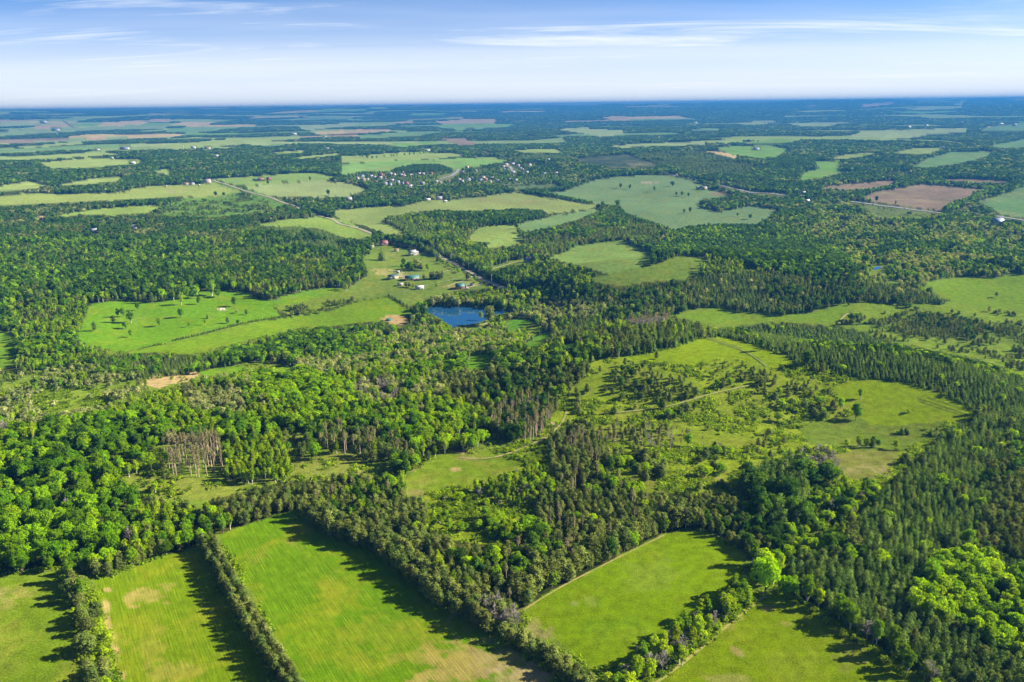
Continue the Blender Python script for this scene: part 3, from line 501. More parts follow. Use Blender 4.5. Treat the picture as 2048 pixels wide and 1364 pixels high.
# buildings: (u, v of the centre of the foot, length px, wall height/length, turn deg, wall, roof, style, label)
BUILD = [
 (768, 490, 15, .34, 20, 'brick', 'maroon', 'house', 'red brick house with a maroon roof above the farm lawns'), (744, 495, 8, .4, 10, 'white', 'greyroof', 'shed', 'small white shed left of the red brick house'),
 (793, 502, 8, .4, 30, 'tan', 'brownroof', 'shed', 'small brown cottage in the trees below the red house'), (825, 510, 15, .42, 25, 'white', 'greyroof', 'house', 'white gabled farmhouse beside the conifer row'),
 (796, 546, 6, .5, 0, 'white', 'whiteroof', 'shed', 'tiny white hut above the green-roofed barn'), (786, 557, 20, .30, 35, 'cream', 'greenroof', 'barn', 'cream barn with a dark green roof'),
 (824, 559, 29, .16, 12, 'tan', 'tealroof', 'barn', 'long low shed with a bright teal roof'), (801, 571, 11, .25, 8, 'tan', 'greyroof', 'shed', 'open run-in shed in the paddock'),
 (839, 578, 18, .26, 8, 'white', 'whiteroof', 'barn', 'long pale metal shed in the lower paddock'), (920, 576, 18, .26, 12, 'brick', 'tealroof', 'house', 'bungalow with a blue-green roof beside the drive'),
 (944, 571, 8, .4, 10, 'white', 'greyroof', 'shed', 'pale garage beside the bungalow'), (825, 633, 5, .4, 10, 'tan', 'greyroof', 'shed', 'little hut at the edge of the sandy arena'),
 (1056, 524, 17, .34, -10, 'stone', 'darkroof', 'house', 'dark-roofed house among trees at the end of the pale drive'), (1097, 640, 8, .4, 20, 'white', 'pinkroof', 'shed', 'pale hut in the trees right of the pond lawn'),
 (1396, 379, 8, .6, 0, 'white', 'whiteroof', 'barn', 'white rounded barn beside the hay field'), (1406, 379, 15, .3, 0, 'cream', 'darkroof', 'barn', 'long dark-roofed barn beside the hay field'),
 (1994, 449, 20, .3, 8, 'white', 'blueroof', 'house', 'white house with a blue roof near the right edge'), (1614, 404, 9, .3, 10, 'white', 'whiteroof', 'house', 'white house among trees below the highway'), (1606, 388, 9, .35, 0, 'stone', 'greyroof', 'house', 'grey house beside the highway'),
 (384, 370, 9, .4, 10, 'white', 'blueroof', 'barn', 'white barn with a blue roof at the end of the hay strip'), (372, 370, 10, .3, 10, 'tan', 'brownroof', 'shed', 'brown shed left of the white barn'), (415, 366, 13, .3, 10, 'tan', 'pinkroof', 'house', 'pinkish house at the top of the gravel road'), (398, 371, 4, .4, 0, 'white', 'whiteroof', 'shed', 'white hut between barn and pinkish house'), (332, 373, 4, .4, 0, 'white', 'whiteroof', 'shed', 'tiny white shed on the hay strip edge'),
 (538, 360, 9, .55, 70, 'red', 'darkroof', 'barn', 'red barn on the rise behind the pale field'), (522, 361, 12, .22, 10, 'red', 'brownroof', 'barn', 'low red shed left of the red barn'), (511, 361, 9, .25, 10, 'tan', 'tealroof', 'shed', 'low green-roofed shed left of the red sheds'),
 (188, 465, 12, .35, 10, 'white', 'greyroof', 'house', 'pale house in the left woods'), (268, 457, 12, .3, 10, 'white', 'greyroof', 'house', 'white house in the middle of the left woods'), (421, 459, 6, .6, 0, 'white', 'redroof', 'shed', 'small red-roofed house hidden in the left woods'), (80, 439, 10, .35, 10, 'tan', 'brownroof', 'house', 'brown house in the far left woods'),
 (698, 401, 12, .3, 5, 'white', 'greyroof', 'house', 'white house left of the pale fields'), (855, 401, 12, .22, 8, 'white', 'whiteroof', 'barn', 'long white shed at the edge of the pale field'), (878, 399, 14, .3, 0, 'white', 'greyroof', 'barn', 'white and grey sheds at the pale field edge'), (890, 404, 8, .3, 20, 'white', 'whiteroof', 'shed', 'small white shed nearest the pale field'),
 (1097, 322, 8, .6, 10, 'red', 'whiteroof', 'barn', 'red barn with a white roof above the village'), (970, 307, 9, .3, 0, 'white', 'redroof', 'barn', 'white and red farm behind the green field'), (924, 311, 7, .4, 0, 'white', 'whiteroof', 'barn', 'white shed behind the green field'), (951, 316, 3, 1.4, 0, 'white', 'whiteroof', 'shed', 'thin white tower in the green field'), (985, 308, 5, .4, 0, 'tan', 'brownroof', 'shed', 'brown shed behind the green field'), (855, 303, 13, .25, 0, 'white', 'whiteroof', 'barn', 'long white barn above the village fields'),
 (1512, 300, 15, .25, 0, 'white', 'blueroof', 'barn', 'blue-roofed barn in the far right field'), (1452, 291, 8, .3, 0, 'red', 'maroon', 'barn', 'maroon barn in the far right field'), (1817, 257, 9, .5, 0, 'white', 'whiteroof', 'barn', 'bright white barn on the far right field'), (1852, 253, 9, .35, 0, 'white', 'whiteroof', 'barn', 'white barn right of the bright white one'), (1923, 246, 6, .3, 0, 'white', 'whiteroof', 'barn', 'white barn in the far right woods'), (2001, 250, 11, .25, 0, 'white', 'whiteroof', 'barn', 'long white barn at the right edge'), (2028, 251, 9, .35, 0, 'stone', 'darkroof', 'barn', 'grey barn at the right edge'), (1886, 297, 9, .25, 0, 'white', 'blueroof', 'barn', 'blue-roofed barn by the tan far field'), (1675, 306, 5, .3, 0, 'white', 'whiteroof', 'shed', 'white shed in the right-hand far trees'),
 (1391, 247, 8, .25, 0, 'white', 'whiteroof', 'barn', 'white barn in the central far woods'), (1532, 248, 5, .3, 0, 'white', 'whiteroof', 'barn', 'white barn on the far slope'), (1318, 211, 4, .5, 0, 'white', 'whiteroof', 'barn', 'white farm near the central horizon'), (1264, 211, 4, .5, 0, 'white', 'whiteroof', 'barn', 'white barn near the central horizon'),
 (88, 246, 13, .2, 0, 'white', 'whiteroof', 'barn', 'long white farm near the left horizon'), (115, 272, 2.4, 2.6, 0, 'white', 'whiteroof', 'silo', 'white silo on the far left'), (77, 249, 2.5, 1.4, 0, 'stone', 'greyroof', 'silo', 'grey silo on the far left'), (112, 262, 16, .2, 0, 'white', 'blueroof', 'barn', 'long blue-roofed barn on the far left'), (195, 301, 10, .25, 0, 'white', 'whiteroof', 'barn', 'white barn among left far trees'), (250, 299, 20, .15, 0, 'stone', 'blueroof', 'barn', 'long grey-blue barn among left far trees'), (387, 297, 10, .35, 0, 'white', 'whiteroof', 'barn', 'white barn with a silo beside it on the left'), (367, 296, 2.4, 2.2, 0, 'white', 'whiteroof', 'silo', 'pale silo beside the white barn on the left'), (415, 298, 14, .2, 0, 'white', 'brownroof', 'barn', 'long brown-roofed barn on the left'), (433, 314, 11, .35, 0, 'white', 'whiteroof', 'barn', 'white house roof above the left woods'), (265, 328, 14, .25, 0, 'white', 'whiteroof', 'barn', 'white farm in the pale left meadow'), (224, 317, 7, .3, 0, 'white', 'whiteroof', 'shed', 'white shed in the left copse'), (655, 298, 8, .3, 0, 'white', 'whiteroof', 'barn', 'white and red house left of the village fields'), (588, 270, 13, .25, 0, 'white', 'whiteroof', 'barn', 'bright white barn left of centre'), (650, 275, 9, .3, 0, 'white', 'whiteroof', 'barn', 'white farmhouse left of centre'), (653, 234, 2.4, 2.0, 0, 'stone', 'greyroof', 'silo', 'grey silo left of centre near the horizon'), (605, 236, 13, .2, 0, 'red', 'maroon', 'barn', 'long maroon barn near the left horizon'),
]
VIL = [(715, 358, 'w'), (724, 355, 'b'), (727, 361.5, 'p'), (735, 361, 'g'), (742, 355, 'w'), (749, 357, 'p'), (753, 366, 'p'), (762, 352, 'r'), (767, 356, 'r'), (761, 357, 'g'), (772, 361, 'p'), (784, 363, 'w'), (796, 366, 'w'), (805, 368, 'b'), (813, 369, 'r'), (781, 350, 'g'), (788, 351, 'g'), (802, 353, 'g'), (807, 348, 'p'), (808, 354, 'p'), (821, 352, 'g'), (838, 350, 'p'), (846, 350, 'p'), (862, 348, 'r'), (845, 369, 'w'), (780, 371, 'b'), (771, 369, 'w'), (820, 375, 'g'), (873, 366, 'g'), (880, 367, 'p'), (897, 364, 'r'),
 (918, 362, 'p'), (924, 364, 'g'), (934, 336, 'p'), (926, 347, 'g'), (937, 361, 'b'), (945, 358, 'p'), (966, 358, 'p'), (971, 361, 'r'), (984, 358, 'g'), (980, 365, 'p'), (995, 364, 'w'), (1019, 361, 'p'), (1032, 362, 'g'), (1012, 332, 'p'), (1007, 336, 'p'), (1009, 341, 'b'), (1025, 331, 'w'), (1036, 334, 'p'), (1040, 339, 'b'), (1045, 341, 'p'), (1053, 347, 'w'), (1059, 332, 'p'), (1088, 349, 'b'), (1112, 349, 'p'), (1026, 347, 'w'), (952, 344, 'g'), (960, 363, 'b')]
for (bu, bv, bl, bh, *_r) in BUILD:
    zone('yard', [(bu - bl * .62, bv - bl * .55), (bu + bl * .62, bv - bl * .55), (bu + bl * .62, bv + 2.5), (bu - bl * .62, bv + 2.5)], col=(.17, .24, .06), open=True, mix=None)
for (bu, bv, k) in VIL:
    zone('yard', [(bu - 4, bv - 3), (bu + 4, bv - 3), (bu + 4, bv + 1), (bu - 4, bv + 1)], col=(.17, .24, .06), open=True, mix=None)

# soft-edged bare patches: (u, v, ru, rv, colour, strength)
PATCH = [(915, 1335, 75, 50, (.42, .31, .13), .8), (850, 1320, 60, 26, (.34, .29, .08), .5), (1020, 1320, 60, 90, (.33, .28, .14), .75), (930, 1235, 30, 25, (.40, .31, .16), .8), (1060, 1345, 60, 30, (.42, .33, .22), .8),
 (670, 1170, 50, 34, (.25, .29, .02), .5), (600, 1060, 35, 15, (.32, .29, .06), .7), (590, 1080, 20, 18, (.30, .27, .06), .6), (640, 1250, 90, 50, (.22, .28, .01), .45), (520, 1110, 20, 15, (.26, .28, .04), .5), (760, 1270, 80, 40, (.22, .28, .02), .5),
 (300, 1188, 32, 14, (.40, .32, .12), .7), (262, 1200, 16, 18, (.42, .32, .13), .75), (330, 1175, 24, 10, (.36, .30, .1), .6), (290, 1290, 50, 30, (.32, .30, .05), .55), (340, 1345, 60, 25, (.34, .30, .07), .6), (215, 1180, 10, 6, (.5, .36, .2), .9), (312, 1260, 22, 12, (.34, .3, .06), .5),
 (212, 1215, 12, 16, (.5, .37, .2), .95), (214, 1245, 9, 18, (.48, .35, .18), .95), (220, 1280, 9, 20, (.48, .35, .18), .95), (230, 1310, 10, 20, (.5, .37, .2), .95), (242, 1355, 14, 16, (.5, .37, .2), .95),
 (30, 1185, 45, 14, (.30, .26, .10), .6), (12, 1200, 22, 25, (.28, .26, .1), .6), (20, 1330, 40, 40, (.17, .21, .03), .5),
 (1150, 1207, 10, 5, (.33, .34, .18), .6), (1180, 1200, 22, 12, (.26, .31, .08), .5), (1300, 1150, 60, 30, (.22, .28, .05), .4), (1230, 1260, 50, 30, (.14, .27, .01), .4),
 (1480, 1305, 18, 14, (.36, .29, .14), .75), (1530, 1215, 26, 12, (.32, .26, .12), .7), (1470, 1245, 20, 14, (.30, .28, .08), .6), (1460, 1360, 40, 12, (.34, .29, .13), .5), (1570, 1245, 24, 10, (.30, .26, .1), .6), (1600, 1330, 60, 30, (.22, .27, .03), .4), (1700, 1300, 40, 30, (.2, .2, .06), .5),
 (911, 939, 12, 5, (.5, .38, .2), 1.0), (830, 985, 25, 8, (.34, .28, .13), .7), (850, 965, 30, 8, (.26, .27, .07), .5), (825, 930, 14, 8, (.46, .32, .2), .8), (703, 950, 22, 10, (.46, .32, .2), .8), (660, 885, 30, 10, (.36, .28, .15), .7), (560, 900, 22, 8, (.30, .26, .1), .5), (900, 903, 40, 5, (.34, .24, .15), .7), (935, 917, 20, 3, (.4, .3, .16), .7),
 (1735, 932, 34, 10, (.36, .31, .17), .6), (1765, 942, 20, 8, (.42, .36, .22), .65), (1700, 945, 16, 7, (.33, .30, .13), .5), (1720, 915, 20, 5, (.36, .31, .16), .5), (1250, 870, 60, 10, (.24, .24, .06), .5), (1300, 960, 60, 20, (.22, .2, .07), .6), (1430, 960, 40, 15, (.24, .21, .09), .5), (1660, 815, 60, 12, (.25, .26, .06), .5), (1420, 830, 120, 20, (.19, .24, .04), .5), (1500, 800, 80, 12, (.22, .26, .05), .5),
 (780, 510, 24, 7, (.26, .27, .08), .6), (765, 543, 22, 6, (.5, .42, .22), .8), (808, 553, 14, 5, (.55, .46, .34), .8), (905, 575, 26, 7, (.40, .34, .16), .7), (935, 570, 20, 6, (.36, .32, .14), .6), (1100, 1090, 60, 20, (.25, .16, .08), .5), (1030, 1060, 40, 20, (.36, .2, .12), .5),
 (443, 619, 9, 3.2, (.42, .36, .3), .95), (270, 640, 60, 8, (.14, .28, .03), .5), (1420, 352, 20, 3, (.5, .45, .38), .6), (1300, 366, 16, 3, (.5, .42, .4), .8), (1440, 388, 22, 3, (.3, .16, .16), .8), (350, 382, 20, 2.5, (.34, .25, .22), .7), (1270, 329, 25, 2, (.3, .28, .2), .6), (985, 402, 40, 6, (.3, .27, .13), .5), (1060, 405, 40, 5, (.3, .26, .14), .5), (1375, 651, 10, 4, (.5, .4, .3), .8), (1140, 633, 16, 4, (.6, .5, .4), .9)]

# ------------------------------------------------------------------ materials
def mat_new(name):
    m = bpy.data.materials.new(name)
    m.use_nodes = True
    m.node_tree.nodes.clear()
    return m, m.node_tree.nodes, m.node_tree.links
def node(ns, t, **kw):
    n = ns.new(t)
    for k, v in kw.items():
        setattr(n, k, v)
    return n
def noise(ns, ls, vec, scale, detail=3, rough=.55, dist=0.0):
    n = ns.new('ShaderNodeTexNoise')
    n.inputs['Scale'].default_value = scale; n.inputs['Detail'].default_value = detail
    n.inputs['Roughness'].default_value = rough; n.inputs['Distortion'].default_value = dist
    if vec is not None:
        ls.new(vec, n.inputs['Vector'])
    return n.outputs[0]
def mrange(ns, ls, val, a, b, c, d, smooth=True):
    n = ns.new('ShaderNodeMapRange')
    if smooth:
        n.interpolation_type = 'SMOOTHSTEP'
    ls.new(val, n.inputs[0])
    for i, x in enumerate((a, b, c, d)):
        n.inputs[i + 1].default_value = x
    return n.outputs[0]
def math_(ns, ls, op, a, b):
    n = ns.new('ShaderNodeMath'); n.operation = op
    for i, x in enumerate((a, b)):
        if isinstance(x, (int, float)):
            n.inputs[i].default_value = x
        else:
            ls.new(x, n.inputs[i])
    return n.outputs[0]
def mixc(ns, ls, f, a, b, mode='MIX'):
    n = ns.new('ShaderNodeMix'); n.data_type = 'RGBA'; n.blend_type = mode
    for i, x in ((0, f), (6, a), (7, b)):
        if isinstance(x, (int, float)):
            n.inputs[i].default_value = x
        elif isinstance(x, tuple):
            n.inputs[i].default_value = (*x, 1) if len(x) == 3 else x
        else:
            ls.new(x, n.inputs[i])
    return n.outputs[2]
def ground_mat(name, fine=.6, coarse=30., amp=.35, dry=(.30, .27, .05), dryamt=.25, rows=None, rowp=2.4, rowamt=.35, bump=.3, mottled=0.0):
    m, ns, ls = mat_new(name)
    out = node(ns, 'ShaderNodeOutputMaterial'); b = node(ns, 'ShaderNodeBsdfDiffuse')
    b.inputs['Roughness'].default_value = .4
    att = node(ns, 'ShaderNodeAttribute', attribute_name='gcol')
    geo = node(ns, 'ShaderNodeNewGeometry'); pos = geo.outputs['Position']
    n1 = noise(ns, ls, pos, 1 / fine, 3, .6); n2 = noise(ns, ls, pos, 1 / (fine * 7), 4, .6); n3 = noise(ns, ls, pos, 1 / coarse, 4, .62, .4)
    col = att.outputs['Color']
    col = mixc(ns, ls, mrange(ns, ls, n3, .46, .72, 0, dryamt), col, tuple(GK * c for c in dry))
    v = math_(ns, ls, 'ADD', mrange(ns, ls, n1, .25, .75, -amp, amp, False), mrange(ns, ls, n2, .25, .75, -amp * .8, amp * .8, False))
    v = math_(ns, ls, 'ADD', v, 1.0)
    if rows is not None:
        dot = node(ns, 'ShaderNodeVectorMath', operation='DOT_PRODUCT'); ls.new(pos, dot.inputs[0]); dot.inputs[1].default_value = (rows[0], rows[1], 0)
        wob = math_(ns, ls, 'MULTIPLY', noise(ns, ls, pos, .02, 2), 1.0)
        ph = math_(ns, ls, 'MULTIPLY', math_(ns, ls, 'ADD', dot.outputs['Value'], wob), 2 * math.pi / rowp)
        s = math_(ns, ls, 'SINE', ph, 0.0)
        dot2 = node(ns, 'ShaderNodeVectorMath', operation='DOT_PRODUCT'); ls.new(pos, dot2.inputs[0]); dot2.inputs[1].default_value = (-rows[1] * .045, rows[0] * .045, 0)
        cmb = node(ns, 'ShaderNodeCombineXYZ'); ls.new(dot.outputs['Value'], cmb.inputs[0]); ls.new(dot2.outputs['Value'], cmb.inputs[1])
        st = noise(ns, ls, cmb.outputs[0], 1.7, 4, .75)                    # long streaks along the drill rows
        gate = mrange(ns, ls, noise(ns, ls, pos, .06, 3), .35, .65, .35, 1.0)
        s = math_(ns, ls, 'MULTIPLY', math_(ns, ls, 'MULTIPLY', s, rowamt), gate)
        s = math_(ns, ls, 'ADD', s, mrange(ns, ls, st, .3, .7, -.26, .26, False))
        v = math_(ns, ls, 'ADD', v, s)
        col = mixc(ns, ls, mrange(ns, ls, st, .5, .75, 0, .35), col, (.25, .235, .03))
    if mottled:
        mm = noise(ns, ls, pos, 1 / 2.2, 3, .7)
        col = mixc(ns, ls, mrange(ns, ls, mm, .52, .62, 0, mottled), col, (.03, .06, .012))
    sc_ = node(ns, 'ShaderNodeVectorMath', operation='SCALE'); ls.new(col, sc_.inputs[0]); ls.new(v, sc_.inputs['Scale'])
    ls.new(sc_.outputs[0], b.inputs['Color'])
    if bump:
        bp = node(ns, 'ShaderNodeBump'); bp.inputs['Strength'].default_value = bump; bp.inputs['Distance'].default_value = .4
        ls.new(n1, bp.inputs['Height']); ls.new(bp.outputs[0], b.inputs['Normal'])
    ls.new(b.outputs[0], out.inputs[0])
    return m
def row_normal(px):
    a, b = at1(*px[0]), at1(*px[1])
    d = (b - a)[:2]; d /= np.hypot(*d)
    return (-d[1], d[0])
M_GROUND = ground_mat('rough_ground', fine=.8, coarse=22, amp=.42, dryamt=.35, mottled=.28, bump=.5)
M_FAR = ground_mat('far_field', fine=7, coarse=90, amp=.24, dryamt=.5, dry=(.36, .33, .14), bump=0)
GM = {'pasture': ground_mat('pasture', fine=.8, coarse=24, amp=.40, dryamt=.45, bump=.6), 'meadow': ground_mat('meadow', fine=.65, coarse=26, amp=.40, dryamt=.35, dry=(.29, .29, .02), bump=.6), 'far': M_FAR}
def simple_mat(name, col, rough=.7, var=.15, scale=1.5, metal=0.0):
    m, ns, ls = mat_new(name)
    out = node(ns, 'ShaderNodeOutputMaterial'); b = node(ns, 'ShaderNodeBsdfPrincipled')
    b.inputs['Roughness'].default_value = rough; b.inputs['Metallic'].default_value = metal
    geo = node(ns, 'ShaderNodeNewGeometry')
    n = noise(ns, ls, geo.outputs['Position'], scale, 4, .6)
    v = mrange(ns, ls, n, .25, .75, 1 - var, 1 + var, False)
    sc_ = node(ns, 'ShaderNodeVectorMath', operation='SCALE'); sc_.inputs[0].default_value = col; ls.new(v, sc_.inputs['Scale'])
    ls.new(sc_.outputs[0], b.inputs['Base Color']); ls.new(b.outputs[0], out.inputs[0])
    return m
def leaf_mat(name, col, col2, trans=.3, var=.25):
    m, ns, ls = mat_new(name)
    out = node(ns, 'ShaderNodeOutputMaterial'); d = node(ns, 'ShaderNodeBsdfDiffuse'); t = node(ns, 'ShaderNodeBsdfTranslucent'); mx = node(ns, 'ShaderNodeMixShader')
    oi = node(ns, 'ShaderNodeObjectInfo'); geo = node(ns, 'ShaderNodeNewGeometry')
    n = noise(ns, ls, geo.outputs['Position'], .9, 3, .6)
    c = mixc(ns, ls, mrange(ns, ls, oi.outputs['Random'], .15, .95, 0, 1, False), col, col2)
    r2 = math_(ns, ls, 'FRACT', math_(ns, ls, 'MULTIPLY', oi.outputs['Random'], 17.31), 0.0)
    v = math_(ns, ls, 'MULTIPLY', mrange(ns, ls, n, .25, .75, 1 - var * .7, 1 + var * .7, False), mrange(ns, ls, r2, 0, 1, 1 - var, 1 + var, False))
    sc_ = node(ns, 'ShaderNodeVectorMath', operation='SCALE'); ls.new(c, sc_.inputs[0]); ls.new(v, sc_.inputs['Scale'])
    ls.new(sc_.outputs[0], d.inputs['Color'])
    tc = mixc(ns, ls, 1.0, sc_.outputs[0], (1.45, 1.3, .4), 'MULTIPLY')
    ls.new(tc, t.inputs['Color'])
    mx.inputs[0].default_value = trans
    ls.new(d.outputs[0], mx.inputs[1]); ls.new(t.outputs[0], mx.inputs[2]); ls.new(mx.outputs[0], out.inputs[0])
    return m
LEAF = {MAPLE: leaf_mat('maple_leaves', (.080, .190, .003), (.200, .350, .003), .52, .36), ASPEN: leaf_mat('aspen_leaves', (.130, .245, .006), (.285, .385, .006), .52, .3),
        PINE: leaf_mat('pine_needles', (.090, .140, .026), (.180, .210, .044), .3, .34), SPRUCE: leaf_mat('spruce_needles', (.080, .150, .028), (.165, .240, .044), .3, .36),
        WILLOW: leaf_mat('willow_leaves', (.185, .245, .070), (.320, .345, .135), .4, .28), SHRUB: leaf_mat('shrub_leaves', (.115, .205, .008), (.235, .330, .010), .45, .32),
        CEDAR: leaf_mat('cedar_needles', (.070, .125, .020), (.135, .190, .028), .3, .32), TALL: leaf_mat('red_pine_needles', (.125, .135, .050), (.215, .190, .090), .3, .25),
        OAK: leaf_mat('oak_leaves', (.035, .092, .008), (.085, .170, .010), .35, .34), LIME: leaf_mat('lime_leaves', (.160, .310, .003), (.300, .450, .003), .6, .22), DEAD: simple_mat('dead_twigs', (.20, .18, .155), .9, .25, .6)}  # dark broadleaf: shade and haze of distant woods painted into its leaf colour
BARK_TALL = simple_mat('red_pine_bark', (.40, .29, .24), .9, .3, 1.5)
BARK = simple_mat('bark', (.13, .10, .08), .9, .3, 1.5)
BARK_PINE = simple_mat('pine_bark', (.23, .16, .12), .9, .3, 1.5)
BARK_PALE = simple_mat('aspen_bark', (.42, .40, .34), .9, .2, 1.5)

# ------------------------------------------------------------------ mesh helpers
def mesh_arrays(name, V, F, mats, fmat=None, smooth=False):
    """V (n,3); F list of (k, array (m,k)) groups"""
    me = bpy.data.meshes.new(name)
    V = np.ascontiguousarray(V, np.float32)
    groups = [np.asarray(f, np.int32) for f in F if len(f)]
    nl = sum(g.size for g in groups); nf = sum(len(g) for g in groups)
    me.vertices.add(len(V)); me.vertices.foreach_set('co', V.ravel())
    me.loops.add(nl); me.loops.foreach_set('vertex_index', np.concatenate([g.ravel() for g in groups]))
    me.polygons.add(nf)
    tot = np.concatenate([np.full(len(g), g.shape[1], np.int32) for g in groups])
    st = np.concatenate([[0], np.cumsum(tot)[:-1]]).astype(np.int32)
    me.polygons.foreach_set('loop_start', st); me.polygons.foreach_set('loop_total', tot)
    for m in mats:
        me.materials.append(m)
    if fmat is not None:
        me.polygons.foreach_set('material_index', np.asarray(fmat, np.int32))
    if smooth:
        me.polygons.foreach_set('use_smooth', np.ones(nf, bool))
    me.update(calc_edges=True)
    return me
def link(name, me, parent=None, **props):
    o = bpy.data.objects.new(name, me)
    COL.objects.link(o)
    if parent is not None:
        o.parent = parent
    for k, v in props.items():
        if v is not None:
            o[k] = v
    return o
print('setup', round(time.time() - T0, 1))

# ------------------------------------------------------------------ terrain sheet
az_in = np.linspace(-R(40), R(40), 781)
az_out = np.concatenate([np.linspace(-math.pi, -R(40), 45)[:-1]]), np.concatenate([np.linspace(R(40), math.pi, 45)[1:]])
AZ = np.concatenate([az_out[0], az_in, az_out[1]])
dep = np.concatenate([np.linspace(R(80), R(45), 12)[:-1], np.linspace(R(45), R(1.2), 560)])
RR = np.concatenate([[0.5], CAM_Z / np.tan(dep), np.geomspace(CAM_Z / math.tan(R(1.2)), 26000, 120)[1:]])
A, Q = np.meshgrid(AZ, RR)
GX, GY = Q * np.sin(A), Q * np.cos(A)
GZ = height(GX, GY)
nr, nc = GX.shape
def far_mosaic(x, y):
    """patchwork of far fields and woods: returns (is_field, colour)"""
    wx = x + 380 * (fbm(x / 1000, y / 1000, 61, 2) - .5); wy = y + 380 * (fbm(x / 1000, y / 1000, 67, 2) - .5)
    ang = .12
    cx, cy_ = (wx * math.cos(ang) + wy * math.sin(ang)) / 760., (-wx * math.sin(ang) + wy * math.cos(ang)) / 450.
    i, j = np.floor(cx), np.floor(cy_)
    h = _hash(i, j, 5); h2 = _hash(i, j, 9)
    pf = .17 + .43 * sstep(.10, -.28, x / np.maximum(y, 1))
    pf = pf * sstep(3000, 4600, np.hypot(x, y)) * (1 - .5 * sstep(13000, 22000, np.hypot(x, y)))
    isf = h < pf
    cols = np.array([HAY, GREEN, PALE, TEAL, (.17, .24, .10), TAN, PINK, HAY])
    return isf, 1.5 * cols[np.clip((h2 * len(cols)).astype(int), 0, len(cols) - 1)]
def zone_of(x, y, z):
    u, v = project(x, y, z)
    wob = np.hypot(x, y) < 2300
    u2 = u + np.where(wob, (vnoise(x / 6, y / 6, 31) - .5) * 5, 0); v2 = v + np.where(wob, (vnoise(x / 6, y / 6, 37) - .5) * 4, 0)
    zz = zlook(u2, v2)
    ok = (u > ZU0 + 2) & (u < ZU0 + ZW * ZST - 2) & (v > ZV0 + 2) & (v < ZV0 + ZH * ZST - 2) & (y > 20)
    return np.where(ok, zz, 0)
ZCOL = np.array([z.get('col', FLOOR) for z in ZONES])
def ground_colour(x, y, z):
    zid = zone_of(x, y, z)
    col = ZCOL[zid].copy()
    isf, fc = far_mosaic(x, y)
    c0 = zid == 0
    col[c0 & isf] = fc[c0 & isf]
    u, v = project(x, y, z)
    r = np.hypot(x, y)
    sel = np.where((r < 4500) & (y > 20))[0]
    nz = (fbm(x[sel] / 9, y[sel] / 9, 41, 3) - .5) * 2.4 + (fbm(x[sel] / 2.5, y[sel] / 2.5, 43, 3) - .5) * 2.0
    for (pu, pv, ru, rv, c, s) in PATCH:
        d = np.hypot((u[sel] - pu) / ru, (v[sel] - pv) / rv)
        k = np.where(d < 2.2)[0]
        if len(k):
            w = .9 * s * sstep(1.25, .55, d[k] + nz[k] * (.75 if ru > 12 else .25))
            kk = sel[k]
            col[kk] = col[kk] * (1 - w[:, None]) + np.array(c) * w[:, None]
    # slow drift of tone over the open land
    t = (fbm(x / 70, y / 70, 53, 3) - .5)
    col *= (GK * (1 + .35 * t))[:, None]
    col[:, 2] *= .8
    return col
V3 = np.stack([GX.ravel(), GY.ravel(), GZ.ravel()], 1)
VC = ground_colour(V3[:, 0], V3[:, 1], V3[:, 2])
idx = np.arange(nr * nc).reshape(nr, nc)
quads = np.stack([idx[:-1, :-1], idx[:-1, 1:], idx[1:, 1:], idx[1:, :-1]], -1).reshape(-1, 4)[:, ::-1]
wrap = np.stack([idx[:-1, -1], idx[:-1, 0], idx[1:, 0], idx[1:, -1]], -1)[:, ::-1]
quads = np.concatenate([quads, wrap])
fc_ = V3[quads].mean(1)
FZ = zone_of(fc_[:, 0], fc_[:, 1], fc_[:, 2])
own = np.array([bool(z.get('own')) for z in ZONES])
def ground_obj(name, q, mat, label, cat):
    u, inv = np.unique(q, return_inverse=True)
    me = mesh_arrays(name, V3[u], [inv.reshape(-1, 4)], [mat], smooth=True)
    a = me.color_attributes.new('gcol', 'FLOAT_COLOR', 'POINT')
    c4 = np.ones((len(u), 4), np.float32); c4[:, :3] = VC[u]
    a.data.foreach_set('color', c4.ravel())
    return link(name, me, label=label, category=cat, kind='structure')
ground_obj('ground', quads[~own[FZ]], M_GROUND, 'rough green and forest-floor ground spreading to the horizon', 'ground')
seen_own = 0
for z in ZONES:
    if not z.get('own'):
        continue
    q = quads[FZ == z['id']]
    if len(q) == 0:
        continue
    if z['mat'] == 'crop':
        m = ground_mat(z['name'] + '_rows', fine=.6, coarse=20, amp=.22, dry=(.30, .29, .02), dryamt=.5, rows=row_normal(z['rows']), rowp=1.0, rowamt=.08)
    else:
        m = GM[z['mat']]
    ground_obj(z['gname'], q, m, z['label'], z['gname'].split('_')[-1])
    seen_own += 1
print('terrain', len(quads), seen_own, round(time.time() - T0, 1))

